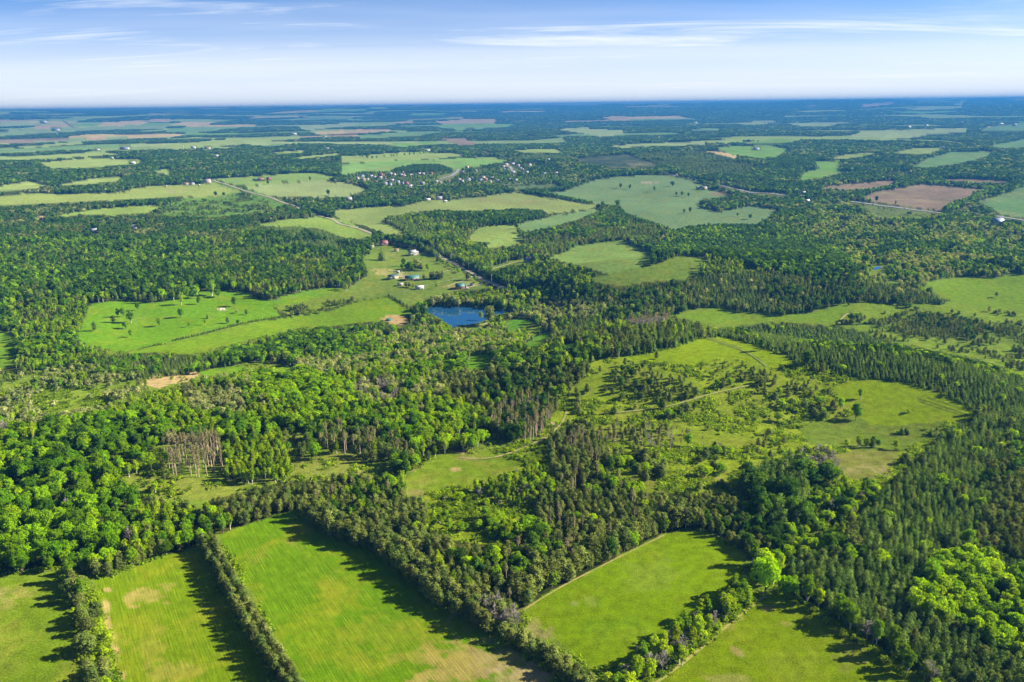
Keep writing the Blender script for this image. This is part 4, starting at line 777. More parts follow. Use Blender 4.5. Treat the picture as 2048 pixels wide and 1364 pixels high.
# ------------------------------------------------------------------ roads, tracks, water
def track_mat(c):
    m, ns, ls = mat_new('track_soil')
    out = node(ns, 'ShaderNodeOutputMaterial'); b = node(ns, 'ShaderNodeBsdfDiffuse'); geo = node(ns, 'ShaderNodeNewGeometry')
    n1 = noise(ns, ls, geo.outputs['Position'], .35, 4, .7); n2 = noise(ns, ls, geo.outputs['Position'], 1.6, 3, .6)
    col = mixc(ns, ls, mrange(ns, ls, n1, .42, .62, 0, .85), tuple(x * .72 for x in c), (.125, .185, .018))   # grass grows over the soil
    sc_ = node(ns, 'ShaderNodeVectorMath', operation='SCALE'); ls.new(col, sc_.inputs[0]); ls.new(mrange(ns, ls, n2, .25, .75, .75, 1.25, False), sc_.inputs['Scale'])
    ls.new(sc_.outputs[0], b.inputs['Color']); ls.new(b.outputs[0], out.inputs[0])
    return m
def ribbon(name, line, hw, mat, label, cat, lift=.12, kind='structure', col=None):
    p = at([q[0] for q in line], [q[1] for q in line])[:, :2]
    seg = np.hypot(*(p[1:] - p[:-1]).T); s = np.concatenate([[0], np.cumsum(seg)])
    n = max(8, int(s[-1] / 3))
    t = np.linspace(0, s[-1], n)
    def cr(vals):                                     # smooth the polyline a little
        w = np.interp(t, s, vals)
        k = max(1, int(12 / (s[-1] / n)))
        ker = np.ones(2 * k + 1) / (2 * k + 1)
        wp = np.pad(w, k, mode='reflect', reflect_type='odd')
        return np.convolve(wp, ker, 'valid')
    x, y = cr(p[:, 0]), cr(p[:, 1])
    d = np.stack([np.gradient(x), np.gradient(y)], 1); d /= np.hypot(d[:, 0], d[:, 1])[:, None]
    nrm = np.stack([-d[:, 1], d[:, 0]], 1)
    jit = 1 + .18 * (vnoise(t / 4, t * 0, 3) - .5)
    rows = []
    for k in (-1, 0, 1):
        X, Y = x + nrm[:, 0] * hw * k * jit, y + nrm[:, 1] * hw * k * jit
        Z = height(X, Y) + lift + np.hypot(X, Y) * .00035
        rows.append(np.stack([X, Y, Z], 1))
    V = np.concatenate(rows)
    i = np.arange(n - 1)
    q = np.concatenate([np.stack([i + k * n, i + 1 + k * n, i + 1 + (k + 1) * n, i + (k + 1) * n], 1)[:, ::-1] for k in (0, 1)])
    me = mesh_arrays(name, V, [q], [mat], smooth=True)
    return link(name, me, label=label, category=cat, kind=kind), np.stack([x, y], 1)
M_GRAVEL = simple_mat('gravel_road', (.25, .21, .16), .95, .25, .3)
M_ASPH = simple_mat('asphalt_road', (.17, .17, .18), .9, .14, .3)
ROADPTS = []
for nm, ln, hw, m, lab in [('road', ROAD1, 3.0, M_GRAVEL, 'straight gravel road running beside the pale silvery field'), ('road', ROAD1B, 3.0, M_GRAVEL, 'gravel road winding past the farm buildings'),
                           ('road', HIGHWAY, 4.2, M_ASPH, 'pale paved highway crossing beside the brown field'), ('road', ROADF, 8, M_GRAVEL, 'short straight road near the left horizon'),
                           ('road', VROADS[0], 5, M_ASPH, 'wide pale street at the top of the village'), ('road', VROADS[1], 5, M_ASPH, 'pale straight street in the right part of the village'),
                           ('road', VROADS[2], 2.5, M_ASPH, 'lane along the lower edge of the village'), ('road', VROADS[3], 3, M_ASPH, 'village street among the left houses')]:
    _, pp = ribbon(nm, ln, hw, m, lab, 'road')
    ROADPTS.append(pp)
TLAB = ['sandy track curving down through the clearing', 'wide bare dirt slope on the track above the clearing', 'pale dirt track across the bracken hill', 'path along the crest of the hill', 'dark wheel rut on the right shoulder of the hill, middle one', 'dark wheel rut on the right shoulder of the hill, nearest one', 'dark wheel rut on the right shoulder of the hill, farthest one',
        'short sandy path in the valley meadow', 'mown track along the edge of the bottom right meadow', 'worn strip along the upper edge of the lime-green field', 'driveway to the green-roofed barn', 'straight fenced lane between the paddocks', 'driveway from the gravel road to the bungalow', 'second driveway behind the bungalow', 'pale driveway to the dark house in the trees', 'sandy path along the near shore of the pond', 'faint track at the back of the bright meadow']
for (pts, hw, c), lab in zip(TRACKS, TLAB):
    ribbon('path', pts, hw * .75, track_mat(c), lab, 'path', lift=.1)
def sheet(name, poly, mat, label, cat, z=None, lift=.2, kind='structure', sub=10):
    p = at([q[0] for q in poly], [q[1] for q in poly])[:, :2]
    # smooth closed outline
    n = len(p)
    pts = []
    for i in range(n):
        p0, p1, p2, p3 = p[i - 1], p[i], p[(i + 1) % n], p[(i + 2) % n]
        for k in range(sub):
            t = k / sub
            pts.append(.5 * ((2 * p1) + (-p0 + p2) * t + (2 * p0 - 5 * p1 + 4 * p2 - p3) * t * t + (-p0 + 3 * p1 - 3 * p2 + p3) * t ** 3))
    pts = np.array(pts)
    c = pts.mean(0)
    zz = height(pts[:, 0], pts[:, 1]).max() + lift if z is None else z
    V = np.concatenate([np.column_stack([pts, np.full(len(pts), zz)]), [[c[0], c[1], zz]]])
    i = np.arange(len(pts)); f = np.stack([i, (i + 1) % len(pts), np.full(len(pts), len(pts))], 1)
    if np.cross(pts[1] - pts[0], c - pts[0]) < 0:
        f = f[:, ::-1]
    return link(name, mesh_arrays(name, V, [f], [mat]), label=label, category=cat, kind=kind)
def water_mat():
    m, ns, ls = mat_new('pond_water')
    out = node(ns, 'ShaderNodeOutputMaterial'); b = node(ns, 'ShaderNodeBsdfPrincipled')
    b.inputs['Base Color'].default_value = (.010, .055, .130, 1); b.inputs['Roughness'].default_value = .02
    b.inputs['Specular IOR Level'].default_value = .9; b.inputs['IOR'].default_value = 1.45
    geo = node(ns, 'ShaderNodeNewGeometry'); bp = node(ns, 'ShaderNodeBump'); bp.inputs['Strength'].default_value = .02; bp.inputs['Distance'].default_value = .1
    ls.new(noise(ns, ls, geo.outputs['Position'], .8, 3), bp.inputs['Height']); ls.new(bp.outputs[0], b.inputs['Normal'])
    ls.new(b.outputs[0], out.inputs[0])
    return m
M_WATER = water_mat()

sheet('pond_water', POND, M_WATER, 'dark blue pond reflecting the sky and bank trees', 'pond', z=POND_Z + .05)
sheet('brook_water', BROOK, M_WATER, 'small glinting bend of the brook among the right-hand willows', 'brook', lift=.1)

# ------------------------------------------------------------------ tree prototypes
def unit(v):
    return v / np.maximum(np.linalg.norm(v, axis=-1, keepdims=True), 1e-9)
def cards(P, N, size, rg, tilt=.6, asp=.75):
    """leaf-clump quads at P facing roughly N, slightly folded"""
    n = len(P)
    N = unit(N + rg.normal(0, tilt, (n, 3)))
    a = unit(np.cross(N, rg.normal(0, 1, (n, 3)))); b = np.cross(N, a)
    s = np.asarray(size) * rg.uniform(.7, 1.3, n)
    a, b = a * s[:, None] * .5, b * s[:, None] * .5 * asp
    V = np.stack([P - a - b * .6, P + a * .9 - b, P + a + b * .7, P - a * .8 + b], 1)
    V += rg.normal(0, .12, V.shape) * s[:, None, None]
    return V.reshape(-1, 3), np.arange(4 * n).reshape(n, 4)
class Mesher:
    def __init__(s):
        s.V, s.Q, s.n = [], [], 0
    def add(s, V, Q):
        s.V.append(V); s.Q.append(np.asarray(Q) + s.n); s.n += len(V)
    def tube(s, pts, rad, k=5):
        pts = np.asarray(pts, float); m = len(pts)
        V = []
        for i in range(m):
            d = unit(pts[min(i + 1, m - 1)] - pts[max(i - 1, 0)])
            a = unit(np.cross(d, [.3, 1, .2])); b = np.cross(d, a)
            th = np.arange(k) / k * 2 * math.pi
            V.append(pts[i] + rad[i] * (np.cos(th)[:, None] * a + np.sin(th)[:, None] * b))
        V = np.concatenate(V)
        Q = [(i * k + j, i * k + (j + 1) % k, (i + 1) * k + (j + 1) % k, (i + 1) * k + j) for i in range(m - 1) for j in range(k)]
        s.add(V, Q)
    def arrays(s):
        return np.concatenate(s.V), np.concatenate(s.Q)
def core(m, c, r, k=6, rings=4):
    """rough closed inner body so the sky does not show straight through the crown"""
    c = np.asarray(c); r = np.asarray(r) * np.ones(3)
    V = []
    for i in range(rings):
        ph = math.pi * (i + .5) / rings
        for j in range(k):
            th = 2 * math.pi * (j + .5 * (i % 2)) / k
            V.append(c + r * np.array([math.sin(ph) * math.cos(th), math.sin(ph) * math.sin(th), math.cos(ph)]))
    Q = [(i * k + j, i * k + (j + 1) % k, (i + 1) * k + (j + 1) % k, (i + 1) * k + j) for i in range(rings - 1) for j in range(k)]
    m.add(np.array(V), Q)
def broad(rg, H, cr, base, nblob, ncard, csize, blob, narrow=1.0, see=0.0, dead=0):
    """broadleaf: crown built of leaf clumps on an uneven ellipsoid; returns (trunk, crown) meshers"""
    t, c = Mesher(), Mesher()
    lean = rg.normal(0, .02 * H, 2)
    ch = (H - base) / 2; cz = base + ch
    t.tube([(0, 0, -.3), (0, 0, base * .5), (lean[0] * .5, lean[1] * .5, base + ch * .5), (lean[0], lean[1], H * .86)], [.028 * H, .02 * H, .013 * H, .004 * H])
    for _ in range(4):
        a = rg.uniform(0, 6.28); z0 = base * rg.uniform(.8, 1.2)
        t.tube([(0, 0, z0), (cr * .35 * math.cos(a), cr * .35 * math.sin(a), z0 + ch * .5), (cr * .7 * math.cos(a), cr * .7 * math.sin(a), z0 + ch * rg.uniform(.8, 1.2))], [.012 * H, .008 * H, .003 * H], 4)
    d = unit(rg.normal(0, 1, (nblob, 3)))
    d[:, 2] = np.abs(d[:, 2]) * np.where(rg.random(nblob) < .72, 1, -.75)
    k = rg.uniform(.55, 1.0, nblob) ** .6
    shp = 1 + .22 * np.sin(3 * np.arctan2(d[:, 1], d[:, 0]) + rg.uniform(0, 6))
    bc = np.stack([d[:, 0] * cr * k * shp * (1 - blob * .6), d[:, 1] * cr * k * shp * (1 - blob * .6), cz + d[:, 2] * ch * k * (1 - blob * .5)], 1)
    bc[:, :2] += lean
    br = cr * blob * rg.uniform(.65, 1.25, nblob)
    for p, r in zip(bc, br):
        n = max(4, int(ncard * (r / (cr * blob)) ** 1.6))
        dd = unit(rg.normal(0, 1, (n, 3)) + .55 * unit(p - np.array([lean[0], lean[1], cz - ch * .3])) + np.array([0, 0, .35]))
        P = p + dd * r * rg.uniform(.75, 1.05, (n, 1)) * np.array([1, 1, .8])
        c.add(*cards(P, dd, csize, rg, .45))
    if see < .5:
        core(c, (lean[0], lean[1], cz - ch * .05), (cr * .62, cr * .62, ch * .68))
    return t, c
def pine(rg, H, cr, base, nlev, ncard, csize, top=.35, tiers=5):
    """pine: bare lower trunk, uneven horizontal foliage pads"""
    t, c = Mesher(), Mesher()
    lean = rg.normal(0, .015 * H, 2)
    t.tube([(0, 0, -.3), (lean[0] * .4, lean[1] * .4, H * .5), (lean[0], lean[1], H * .95)], [.017 * H, .012 * H, .004 * H])
    for i in range(nlev):
        f = (i + rg.uniform(.1, .9)) / nlev
        z = base + (H - base) * f
        env = cr * (1 - f ** 2.3) ** .62 * (.62 + .38 * min(1.0, f * 3.5))
        nb = max(2, int(tiers * (1 - .5 * f)))
        a0 = rg.uniform(0, 6.28)
        for j in range(nb):
            a = a0 + 6.28 * j / nb + rg.normal(0, .3)
            L = env * rg.uniform(.55, 1.1)
            tip = np.array([lean[0] * f + L * math.cos(a), lean[1] * f + L * math.sin(a), z + L * rg.uniform(.05, .35)])
            root = np.array([lean[0] * f, lean[1] * f, z - .25])
            if j % 2 == 0:
                t.tube([root, tip], [.05, .02], 3)
            n = max(3, int(ncard * rg.uniform(.7, 1.3)))
            w = rg.uniform(.35, 1.0, (n, 1))
            P = root + (tip - root) * w + rg.normal(0, 1, (n, 3)) * np.array([.16, .16, .10]) * cr
            c.add(*cards(P, np.tile([0, 0, 1.0], (n, 1)) + .7 * unit(tip - root), csize, rg, .55, .6))
    return t, c
def spruce(rg, H, cr, nlev, nb0, ncard, csize, base=.06, power=.85):
    """conical conifer with whorls of drooping boughs"""
    t, c = Mesher(), Mesher()
    t.tube([(0, 0, -.3), (0, 0, H * .5), (0, 0, H * .97)], [.018 * H, .011 * H, .003 * H])
    for i in range(nlev):
        f = (i + .5 * rg.random()) / nlev
        z = H * (base + (1 - base) * f)
        env = cr * (1 - f) ** power + .12
        nb = max(3, int(round(nb0 * (1 - .55 * f))))
        a0 = rg.uniform(0, 6.28)
        for j in range(nb):
            a = a0 + 6.28 * j / nb + rg.normal(0, .15)
            L = env * rg.uniform(.75, 1.15)
            n = max(2, int(ncard * (.4 + .8 * (1 - f))))
            w = rg.uniform(.25, 1.05, (n, 1))
            dirv = np.array([math.cos(a), math.sin(a), -.28 if f < .7 else .25])
            P = np.array([0, 0, z + .12 * cr]) + dirv * L * w + rg.normal(0, .07 * cr, (n, 3))
            c.add(*cards(P, np.tile([dirv[0] * .7, dirv[1] * .7, .8], (n, 1)), csize * (.55 + .6 * (1 - f)), rg, .35, .7))
    core(c, (0, 0, H * .36), (cr * .5, cr * .5, H * .28), 5)
    return t, c
def deadtree(rg, H, nbr):
    t, c = Mesher(), Mesher()
    t.tube([(0, 0, -.3), (rg.normal(0, .2), rg.normal(0, .2), H * .5), (rg.normal(0, .3), rg.normal(0, .3), H)], [.016 * H, .011 * H, .003 * H])
    for i in range(nbr):
        f = rg.uniform(.3, .95); a = rg.uniform(0, 6.28); L = H * .26 * (1.15 - f) * rg.uniform(.6, 1.3)
        r0 = np.array([0, 0, H * f]); d = np.array([math.cos(a), math.sin(a), rg.uniform(.5, 1.3)])
        m_ = r0 + d * L * .6; e = r0 + d * L + rg.normal(0, .1 * L, 3)
        c.tube([r0, m_, e], [.10, .07, .03], 3)
        for _ in range(8):
            s0 = r0 + d * L * rg.uniform(.3, .9); dd = unit(d + rg.normal(0, .7, 3))
            c.tube([s0, s0 + dd * L * rg.uniform(.3, .6)], [.075, .03], 3)
    return t, c
PROTO_COL = bpy.data.collections.new('tree_library')            # not linked to the scene: source meshes for the forests
PROTO = {}                                                       # (species, lod) -> list of dict(idx, trunk mesh, crown mesh, H)
NPROTO = 0
def register(sp, lod, tc, H, bark, trunk_col=True):
    global NPROTO
    t, c = tc
    tv, tq = t.arrays(); cv, cq = c.arrays()
    d = dict(idx=NPROTO, H=H)
    if lod == 0:
        d['trunk'] = mesh_arrays(sp + '_trunk', tv, [tq], [bark], smooth=True)
        d['crown'] = mesh_arrays(sp + '_crown', cv, [cq], [LEAF[sp]])
    V = np.concatenate([tv, cv]); Q = np.concatenate([tq, cq + len(tv)])
    me = mesh_arrays('tree_%03d' % NPROTO, V, [Q], [bark, LEAF[sp]], np.concatenate([np.zeros(len(tq)), np.ones(len(cq))]))
    d['ntri'] = 2 * len(Q)
    PROTO_COL.objects.link(bpy.data.objects.new('tree_%03d' % NPROTO, me))
    NPROTO += 1
    PROTO.setdefault((sp, lod), []).append(d)
rg = np.random.default_rng(42)
for lod in (0, 1, 2):
    q = (1.0, .42, .16)[lod]; cs = (1.0, 1.5, 2.4)[lod]; nv = (5, 4, 3)[lod]
    for v in range(nv):
        register(MAPLE, lod, broad(rg, 13 * rg.uniform(.9, 1.1), 4.6 * rg.uniform(.9, 1.12), 1.2, int(50 * (q ** .4)), max(5, int(34 * q ** .6)), .62 * cs, .30), 13, BARK)
        register(ASPEN, lod, broad(rg, 14 * rg.uniform(.9, 1.1), 2.6 * rg.uniform(.9, 1.15), 1.7, int(42 * (q ** .4)), max(5, int(24 * q ** .6)), .50 * cs, .30, see=.2), 14, BARK_PALE)
        register(PINE, lod, pine(rg, 10 * rg.uniform(.9, 1.1), 3.0 * rg.uniform(.88, 1.15), 1.7, max(6, int(14 * q ** .35)), max(5, int(24 * q ** .65)), .54 * cs, .45, 6), 10, BARK_PINE)
        register(TALL, lod, pine(rg, 16 * rg.uniform(.95, 1.05), 1.7 * rg.uniform(.9, 1.15), 10, max(4, int(7 * q ** .35)), max(4, int(12 * q ** .65)), .46 * cs), 16, BARK_TALL)
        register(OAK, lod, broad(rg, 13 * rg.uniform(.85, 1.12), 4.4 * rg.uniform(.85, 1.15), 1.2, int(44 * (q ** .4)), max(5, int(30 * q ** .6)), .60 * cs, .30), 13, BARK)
        register(LIME, lod, broad(rg, 12 * rg.uniform(.85, 1.12), 3.9 * rg.uniform(.85, 1.15), 1.2, int(44 * (q ** .4)), max(5, int(30 * q ** .6)), .58 * cs, .29), 12, BARK)
        register(SPRUCE, lod, spruce(rg, 10 * rg.uniform(.90, 1.1), 2.75 * rg.uniform(.9, 1.12), max(6, int(14 * q ** .4)), max(5, int(9 * q ** .3)), max(3, int(12 * q ** .55)), .62 * cs ** .8, .06, .55), 10, BARK)
        register(CEDAR, lod, spruce(rg, 8 * rg.uniform(.9, 1.1), 1.7, max(5, int(11 * q ** .4)), max(5, int(7 * q ** .3)), max(3, int(9 * q ** .5)), .5 * cs ** .8, .02, .6), 8, BARK)
        register(WILLOW, lod, broad(rg, 10.5 * rg.uniform(.9, 1.1), 4.2 * rg.uniform(.9, 1.1), 1.4, int(44 * (q ** .4)), max(5, int(26 * q ** .6)), .55 * cs, .27), 10.5, BARK)
        register(SHRUB, lod, broad(rg, 3.6 * rg.uniform(.85, 1.15), 2.1 * rg.uniform(.9, 1.2), .15, int(16 * (q ** .4)), max(4, int(16 * q ** .6)), .48 * cs, .36), 3.6, BARK)
        register(DEAD, lod, deadtree(rg, 11 * rg.uniform(.85, 1.15), int(34 * q ** .3)), 11, LEAF[DEAD])
# low leafy weeds and bracken
for v in range(4):
    c = Mesher(); n = 26
    P = rg.normal(0, 1, (n, 3)) * np.array([.55, .55, .12]) + np.array([0, 0, .32]); P[:, 2] = np.abs(P[:, 2])
    c.add(*cards(P, np.tile([0, 0, 1.0], (n, 1)), .42, rg, .5)); t = Mesher(); t.tube([(0, 0, -.1), (0, 0, .3)], [.03, .02], 3)
    register(SHRUB, 9, (t, c), 1, BARK)
# far clumps: several low crowns together, for woods kilometres away
for sp in (MAPLE, OAK, PINE, SPRUCE, WILLOW):
    for v in range(3):
        T, C = Mesher(), Mesher()
        for k in range(7):
            off = np.array([rg.normal(0, 7), rg.normal(0, 7), 0]); sc_k = rg.uniform(.75, 1.2)
            t, c = broad(rg, 12 * sc_k, 4.6 * sc_k, 1.5, 12, 5, 2.6, .36) if sp in (MAPLE, OAK, WILLOW) else spruce(rg, 12.5 * sc_k, 3.0, 6, 5, 3, 1.9)
            for m_, d_ in ((t, T), (c, C)):
                V, Qd = m_.arrays(); d_.add(V + off, Qd)
        register(sp, 3, (T, C), 12, BARK)
print('protos', NPROTO, sum(p['ntri'] for l in PROTO.values() for p in l), round(time.time() - T0, 1))

# ------------------------------------------------------------------ where the trees stand
SPN = [OAK, MAPLE, LIME, ASPEN, PINE, SPRUCE, WILLOW, SHRUB, DEAD, CEDAR, TALL]
SPH = {s: PROTO[(s, 0)][0]['H'] for s in SPN}
HH = np.array([SPH[s] for s in SPN])
TX, TY, TS, TSC, TWS, TZN = [], [], [], [], [], []    # x, y, species, height scale, width scale, zone
rads = np.concatenate(ROADPTS)
def near_road(x, y, d):
    out = np.zeros(len(x), bool)
    for k in range(0, len(x), 4000):
        dd = ((x[k:k + 4000, None] - rads[None, ::2, 0]) ** 2 + (y[k:k + 4000, None] - rads[None, ::2, 1]) ** 2).min(1)
        out[k:k + 4000] = dd < d * d
    return out
is_open = np.array([bool(z.get('open')) for z in ZONES]); is_semi = np.array([bool(z.get('semi')) for z in ZONES]); zws = np.array([z.get('ws', 1.) for z in ZONES])
is_tallok = np.array([z['name'] in ('spruce_clump', 'gully', 'dead_row', 'tall_grove', 'pine_stand_b', 'pine_stand_c', 'hollow_aspens', 'aspen_grove', 'grey_clump', 'pine_stand_a', 'dark_spruces') for z in ZONES])
TK = 0.70                                             # size of the woodland trees against the library trees
zsp = np.array([(z.get('sp', 8.) or 8.) * TK for z in ZONES]); zcov = np.array([z.get('cover', 1.) for z in ZONES]); zcl = np.array([z.get('clump', 25.) for z in ZONES])
zh0 = np.array([z.get('hs', (1, 1))[0] * TK for z in ZONES]); zh1 = np.array([z.get('hs', (1, 1))[1] * TK for z in ZONES])
zmix = np.zeros((len(ZONES), len(SPN)))
for z in ZONES:
    if z.get('mix'):
        for s_, w_ in z['mix'].items():
            zmix[z['id'], SPN.index(s_)] = w_
    else:
        zmix[z['id'], 1] = 1
zcum = np.cumsum(zmix / zmix.sum(1, keepdims=True), 1)
def jgrid(r0, r1, s, azl):
    x = np.arange(-r1 * math.sin(azl), r1 * math.sin(azl), s); y = np.arange(r0 * math.cos(azl), r1, s)
    X, Y = np.meshgrid(x, y)
    X = X + (np.arange(len(y)) % 2)[:, None] * s * .5
    X = (X + rng.uniform(-.42, .42, X.shape) * s).ravel(); Y = (Y + rng.uniform(-.42, .42, Y.shape) * s).ravel()
    r = np.hypot(X, Y); a = np.abs(np.arctan2(X, Y))
    k = (r >= r0) & (r < r1) & (a < azl)
    return X[k], Y[k]
def scatter(r0, r1, s, azl):
    X, Y = jgrid(r0, r1, s, azl)
    Z = height(X, Y)
    zb = zone_of(X, Y, Z)
    # the species is read where the crown falls on the image-pixel zone grid
    zc = zone_of(X, Y, Z + 2.6)
    # like grows beside like: most trees follow a slow noise, the rest are mixed in
    fb = fbm(X / 60, Y / 60, 101, 3)
    coh = np.clip(.5 + (fb - .5) * 2.6, 0, .999)
    rnd = np.where(rng.random(len(X)) < .6, np.clip(coh + rng.normal(0, .08, len(X)), 0, .999), rng.random(len(X)))
    spc = (rnd[:, None] > zcum[zc]).sum(1).clip(0, len(SPN) - 1)
    hs = zh0[zc] + (zh1[zc] - zh0[zc]) * np.clip(.5 + (fbm(X / 25, Y / 25, 107, 2) - .5) * 1.6 + rng.normal(0, .36, len(X)), -.25, 1.35)
    u, v = project(X, Y, Z + HH[spc] * hs * .85)
    zt = np.where(zb >= 0, zlook(u, v), 0)
    ok = ~is_open[zb] & ~is_open[zc] & ~is_open[zt]
    zt2 = zlook(*project(X, Y, Z + HH[spc] * hs * .45))
    ok &= ~(is_semi[zt] & (zb != zt)) & ~(is_semi[zt2] & (zb != zt2)) | (HH[spc] * hs < 2.2) | is_tallok[zc]
    ok &= ~is_open[zt2]
    acc = np.minimum(1, (s / zsp[zc]) ** 2)
    ok &= rng.random(len(X)) < acc
    cl = fbm(X / zcl[zc], Y / zcl[zc], 71, 3)
    lo = .5 + (zcov[zc] - .5) * .62
    ok &= (zcov[zc] >= .999) | (cl + rng.normal(0, .05, len(X)) < lo)
    isf, _ = far_mosaic(X, Y)
    ok &= ~((zc == 0) & isf)
    ok &= ~near_road(X, Y, 7.0)
    k = np.where(ok)[0]
    ws = np.maximum(1, s / zsp[zc[k]]) ** .9 * zws[zc[k]]
    return X[k], Y[k], spc[k], hs[k], ws, zc[k]
for r0, r1, s in ((150, 700, 2.75), (700, 1100, 3.4), (1100, 1700, 4.6), (1700, 2700, 6.8), (2700, 4000, 9.8)):
    a = scatter(r0, r1, s, R(50 if r1 < 1200 else 43))
    for L, b in zip((TX, TY, TS, TSC, TWS, TZN), a):
        L.append(b)
    print('band', r0, len(a[0]))
TX, TY, TS, TSC, TWS, TZN = (np.concatenate(l) for l in (TX, TY, TS, TSC, TWS, TZN))
# thin out crowded crowns of large trees near the camera (keep a real spacing)
def poisson_keep(x, y, rad, near):
    keep = np.ones(len(x), bool); cell = {}
    for i in np.argsort(rng.random(len(x))):
        if not near[i]:
            continue
        cx, cy_ = int(x[i] // 4), int(y[i] // 4); bad = False
        for a in (-1, 0, 1):
            for b in (-1, 0, 1):
                for j in cell.get((cx + a, cy_ + b), ()):
                    if (x[i] - x[j]) ** 2 + (y[i] - y[j]) ** 2 < (.5 * (rad[i] + rad[j])) ** 2:
                        bad = True; break
        if bad:
            keep[i] = False
        else:
            cell.setdefault((cx, cy_), []).append(i)
    return keep
prad = np.array([4.2, 4.3, 3.6, 2.7, 2.6, 2.6, 4., 1.9, 2.2, 2., 2.4])[TS] * np.clip(TSC, .3, 1.2)
kp = poisson_keep(TX, TY, prad, np.hypot(TX, TY) < 1000)
TX, TY, TS, TSC, TWS, TZN = (l[kp] for l in (TX, TY, TS, TSC, TWS, TZN))
# --- planted rows and hedges given by lines
EXTRA = []                                            # rows: (x, y, species, hs, ws, label, group)
def row_px(line, sp, step, jit, hs, rowoff=(0.,), wid=1.0, label='', group='', mix=None):
    p = at([q[0] for q in line], [q[1] for q in line])[:, :2]
    seg = np.hypot(*(p[1:] - p[:-1]).T); s = np.concatenate([[0], np.cumsum(seg)])
    for off in rowoff:
        t = np.arange(0, s[-1], step) + rng.uniform(0, step)
        t = t[t < s[-1]]
        x, y = np.interp(t, s, p[:, 0]), np.interp(t, s, p[:, 1])
        d = np.stack([np.interp(t + 1, s, p[:, 0]) - np.interp(t - 1, s, p[:, 0]), np.interp(t + 1, s, p[:, 1]) - np.interp(t - 1, s, p[:, 1])], 1); d = unit(d)
        x = x - d[:, 1] * off + rng.normal(0, jit, len(t)); y = y + d[:, 0] * off + rng.normal(0, jit, len(t))
        for a, b in zip(x, y):
            s_ = sp if mix is None else rng.choice(list(mix), p=np.array(list(mix.values())) / sum(mix.values()))
            EXTRA.append((a, b, SPN.index(s_), rng.uniform(*hs), wid, label, group))
row_px([(412, 1090), (430, 1125), (470, 1198), (515, 1275), (572, 1364), (660, 1500), (740, 1620)], PINE, 2.5, .35, (.62, .76), (-1.6, 1.6), .95, 'brownish olive pine in the straight windbreak between the striped fields', 'pines of the straight windbreak')
row_px([(612, 1025), (650, 1062), (700, 1085), (745, 1095), (800, 1138), (870, 1198), (950, 1240), (990, 1262)], PINE, 3.0, .7, (.72, .95), (-1.5, 2.5, 6.0), 1.05, 'olive pine lining the right side of the large striped field', 'pines lining the large striped field')
row_px([(1040, 1214), (1110, 1170), (1200, 1125), (1280, 1083), (1330, 1060), (1400, 1054)], PINE, 2.8, .6, (.85, 1.1), (1.0, 4.5), 1.05, 'dense olive pine along the upper edge of the lime-green field', 'pines along the upper edge of the lime-green field')
row_px([(975, 1235), (1000, 1250), (1030, 1265)], DEAD, 1.7, 1.0, (.7, .95), (-1.5, 1.5), 1, 'bare grey tree at the gap between the two big fields', 'bare trees at the field gap')
row_px([(1000, 1262), (1060, 1300), (1120, 1345), (1180, 1395), (1300, 1500)], PINE, 3.4, .8, (.5, .7), (-1., 1.8), 1.25, 'bushy dark pine in the hedge below the lime-green field', 'pines of the hedge below the lime-green field')
row_px([(985, 1262), (1060, 1312), (1130, 1365), (1200, 1430)], SHRUB, 2.6, .6, (.35, .7), (0,), 1, 'low green bush at the foot of the hedge below the lime-green field', 'bushes at the foot of that hedge')
row_px([(1500, 1200), (1440, 1245), (1380, 1300), (1320, 1345), (1270, 1385), (1180, 1460), (1080, 1560)], ASPEN, 2.6, 1.5, (.5, .8), (-4.2, -.6), 1.15, 'yellow-green tree in the hedgerow between lime field and meadow', 'trees of the hedgerow beside the mown track', {ASPEN: .62, DEAD: .22, SHRUB: .1, MAPLE: .06})
row_px([(1500, 1192), (1380, 1290), (1250, 1390), (1080, 1540)], SHRUB, 2.4, 1.0, (.5, .9), (1.2, -6.), 1.1, 'leafy bush under the hedgerow beside the mown track', 'bushes under the hedgerow beside the mown track')
row_px([(1575, 1188), (1640, 1225), (1720, 1278), (1800, 1338), (1870, 1395), (1960, 1500)], ASPEN, 4.2, 1.4, (.6, .85), (1.5,), 1.15, 'yellow-green tree at the edge of the plantation above the meadow', 'trees along the plantation edge', {ASPEN: .8, MAPLE: .1, DEAD: .1})
row_px([(1575, 1192), (1640, 1232), (1720, 1288), (1800, 1345), (1870, 1400)], SHRUB, 2.6, .9, (.4, .8), (-.5,), 1, 'low bush at the edge of the plantation above the meadow', 'bushes along the plantation edge')
row_px([(138, 1150), (150, 1190), (165, 1235), (180, 1290), (195, 1350), (215, 1430), (240, 1540)], SHRUB, 2.3, 1.2, (.5, .85), (-1.6, 1.4), 1.25, 'bushy tree in the mixed hedge at the lower left', 'trees of the mixed hedge at the lower left', {PINE: .34, SHRUB: .6, ASPEN: .06})
row_px([(150, 1165), (185, 1200), (195, 1260), (210, 1310), (220, 1360), (240, 1440)], SHRUB, 2.6, .8, (.7, 1.2), (0,), 1.1, 'rounded bush on the right flank of the lower left hedge', 'bushes of the lower left hedge')
row_px([(190, 1158), (250, 1138), (300, 1118), (350, 1102), (400, 1085)], PINE, 2.6, .6, (.5, .7), (1.0, 3.5), 1, 'pine at the head of the narrow crop field', 'pines at the head of the narrow crop field')
row_px([(343, 683), (420, 665), (500, 645), (577, 631)], CEDAR, 1.9, .25, (.36, .52), (0,), 1.5, 'small clipped cedar in the low hedge across the meadow', 'cedars of the low hedge')
row_px([(285, 697), (320, 689)], CEDAR, 1.9, .25, (.34, .46), (0,), 1.5, 'small cedar in the short piece of low hedge', 'cedars of the short hedge piece')
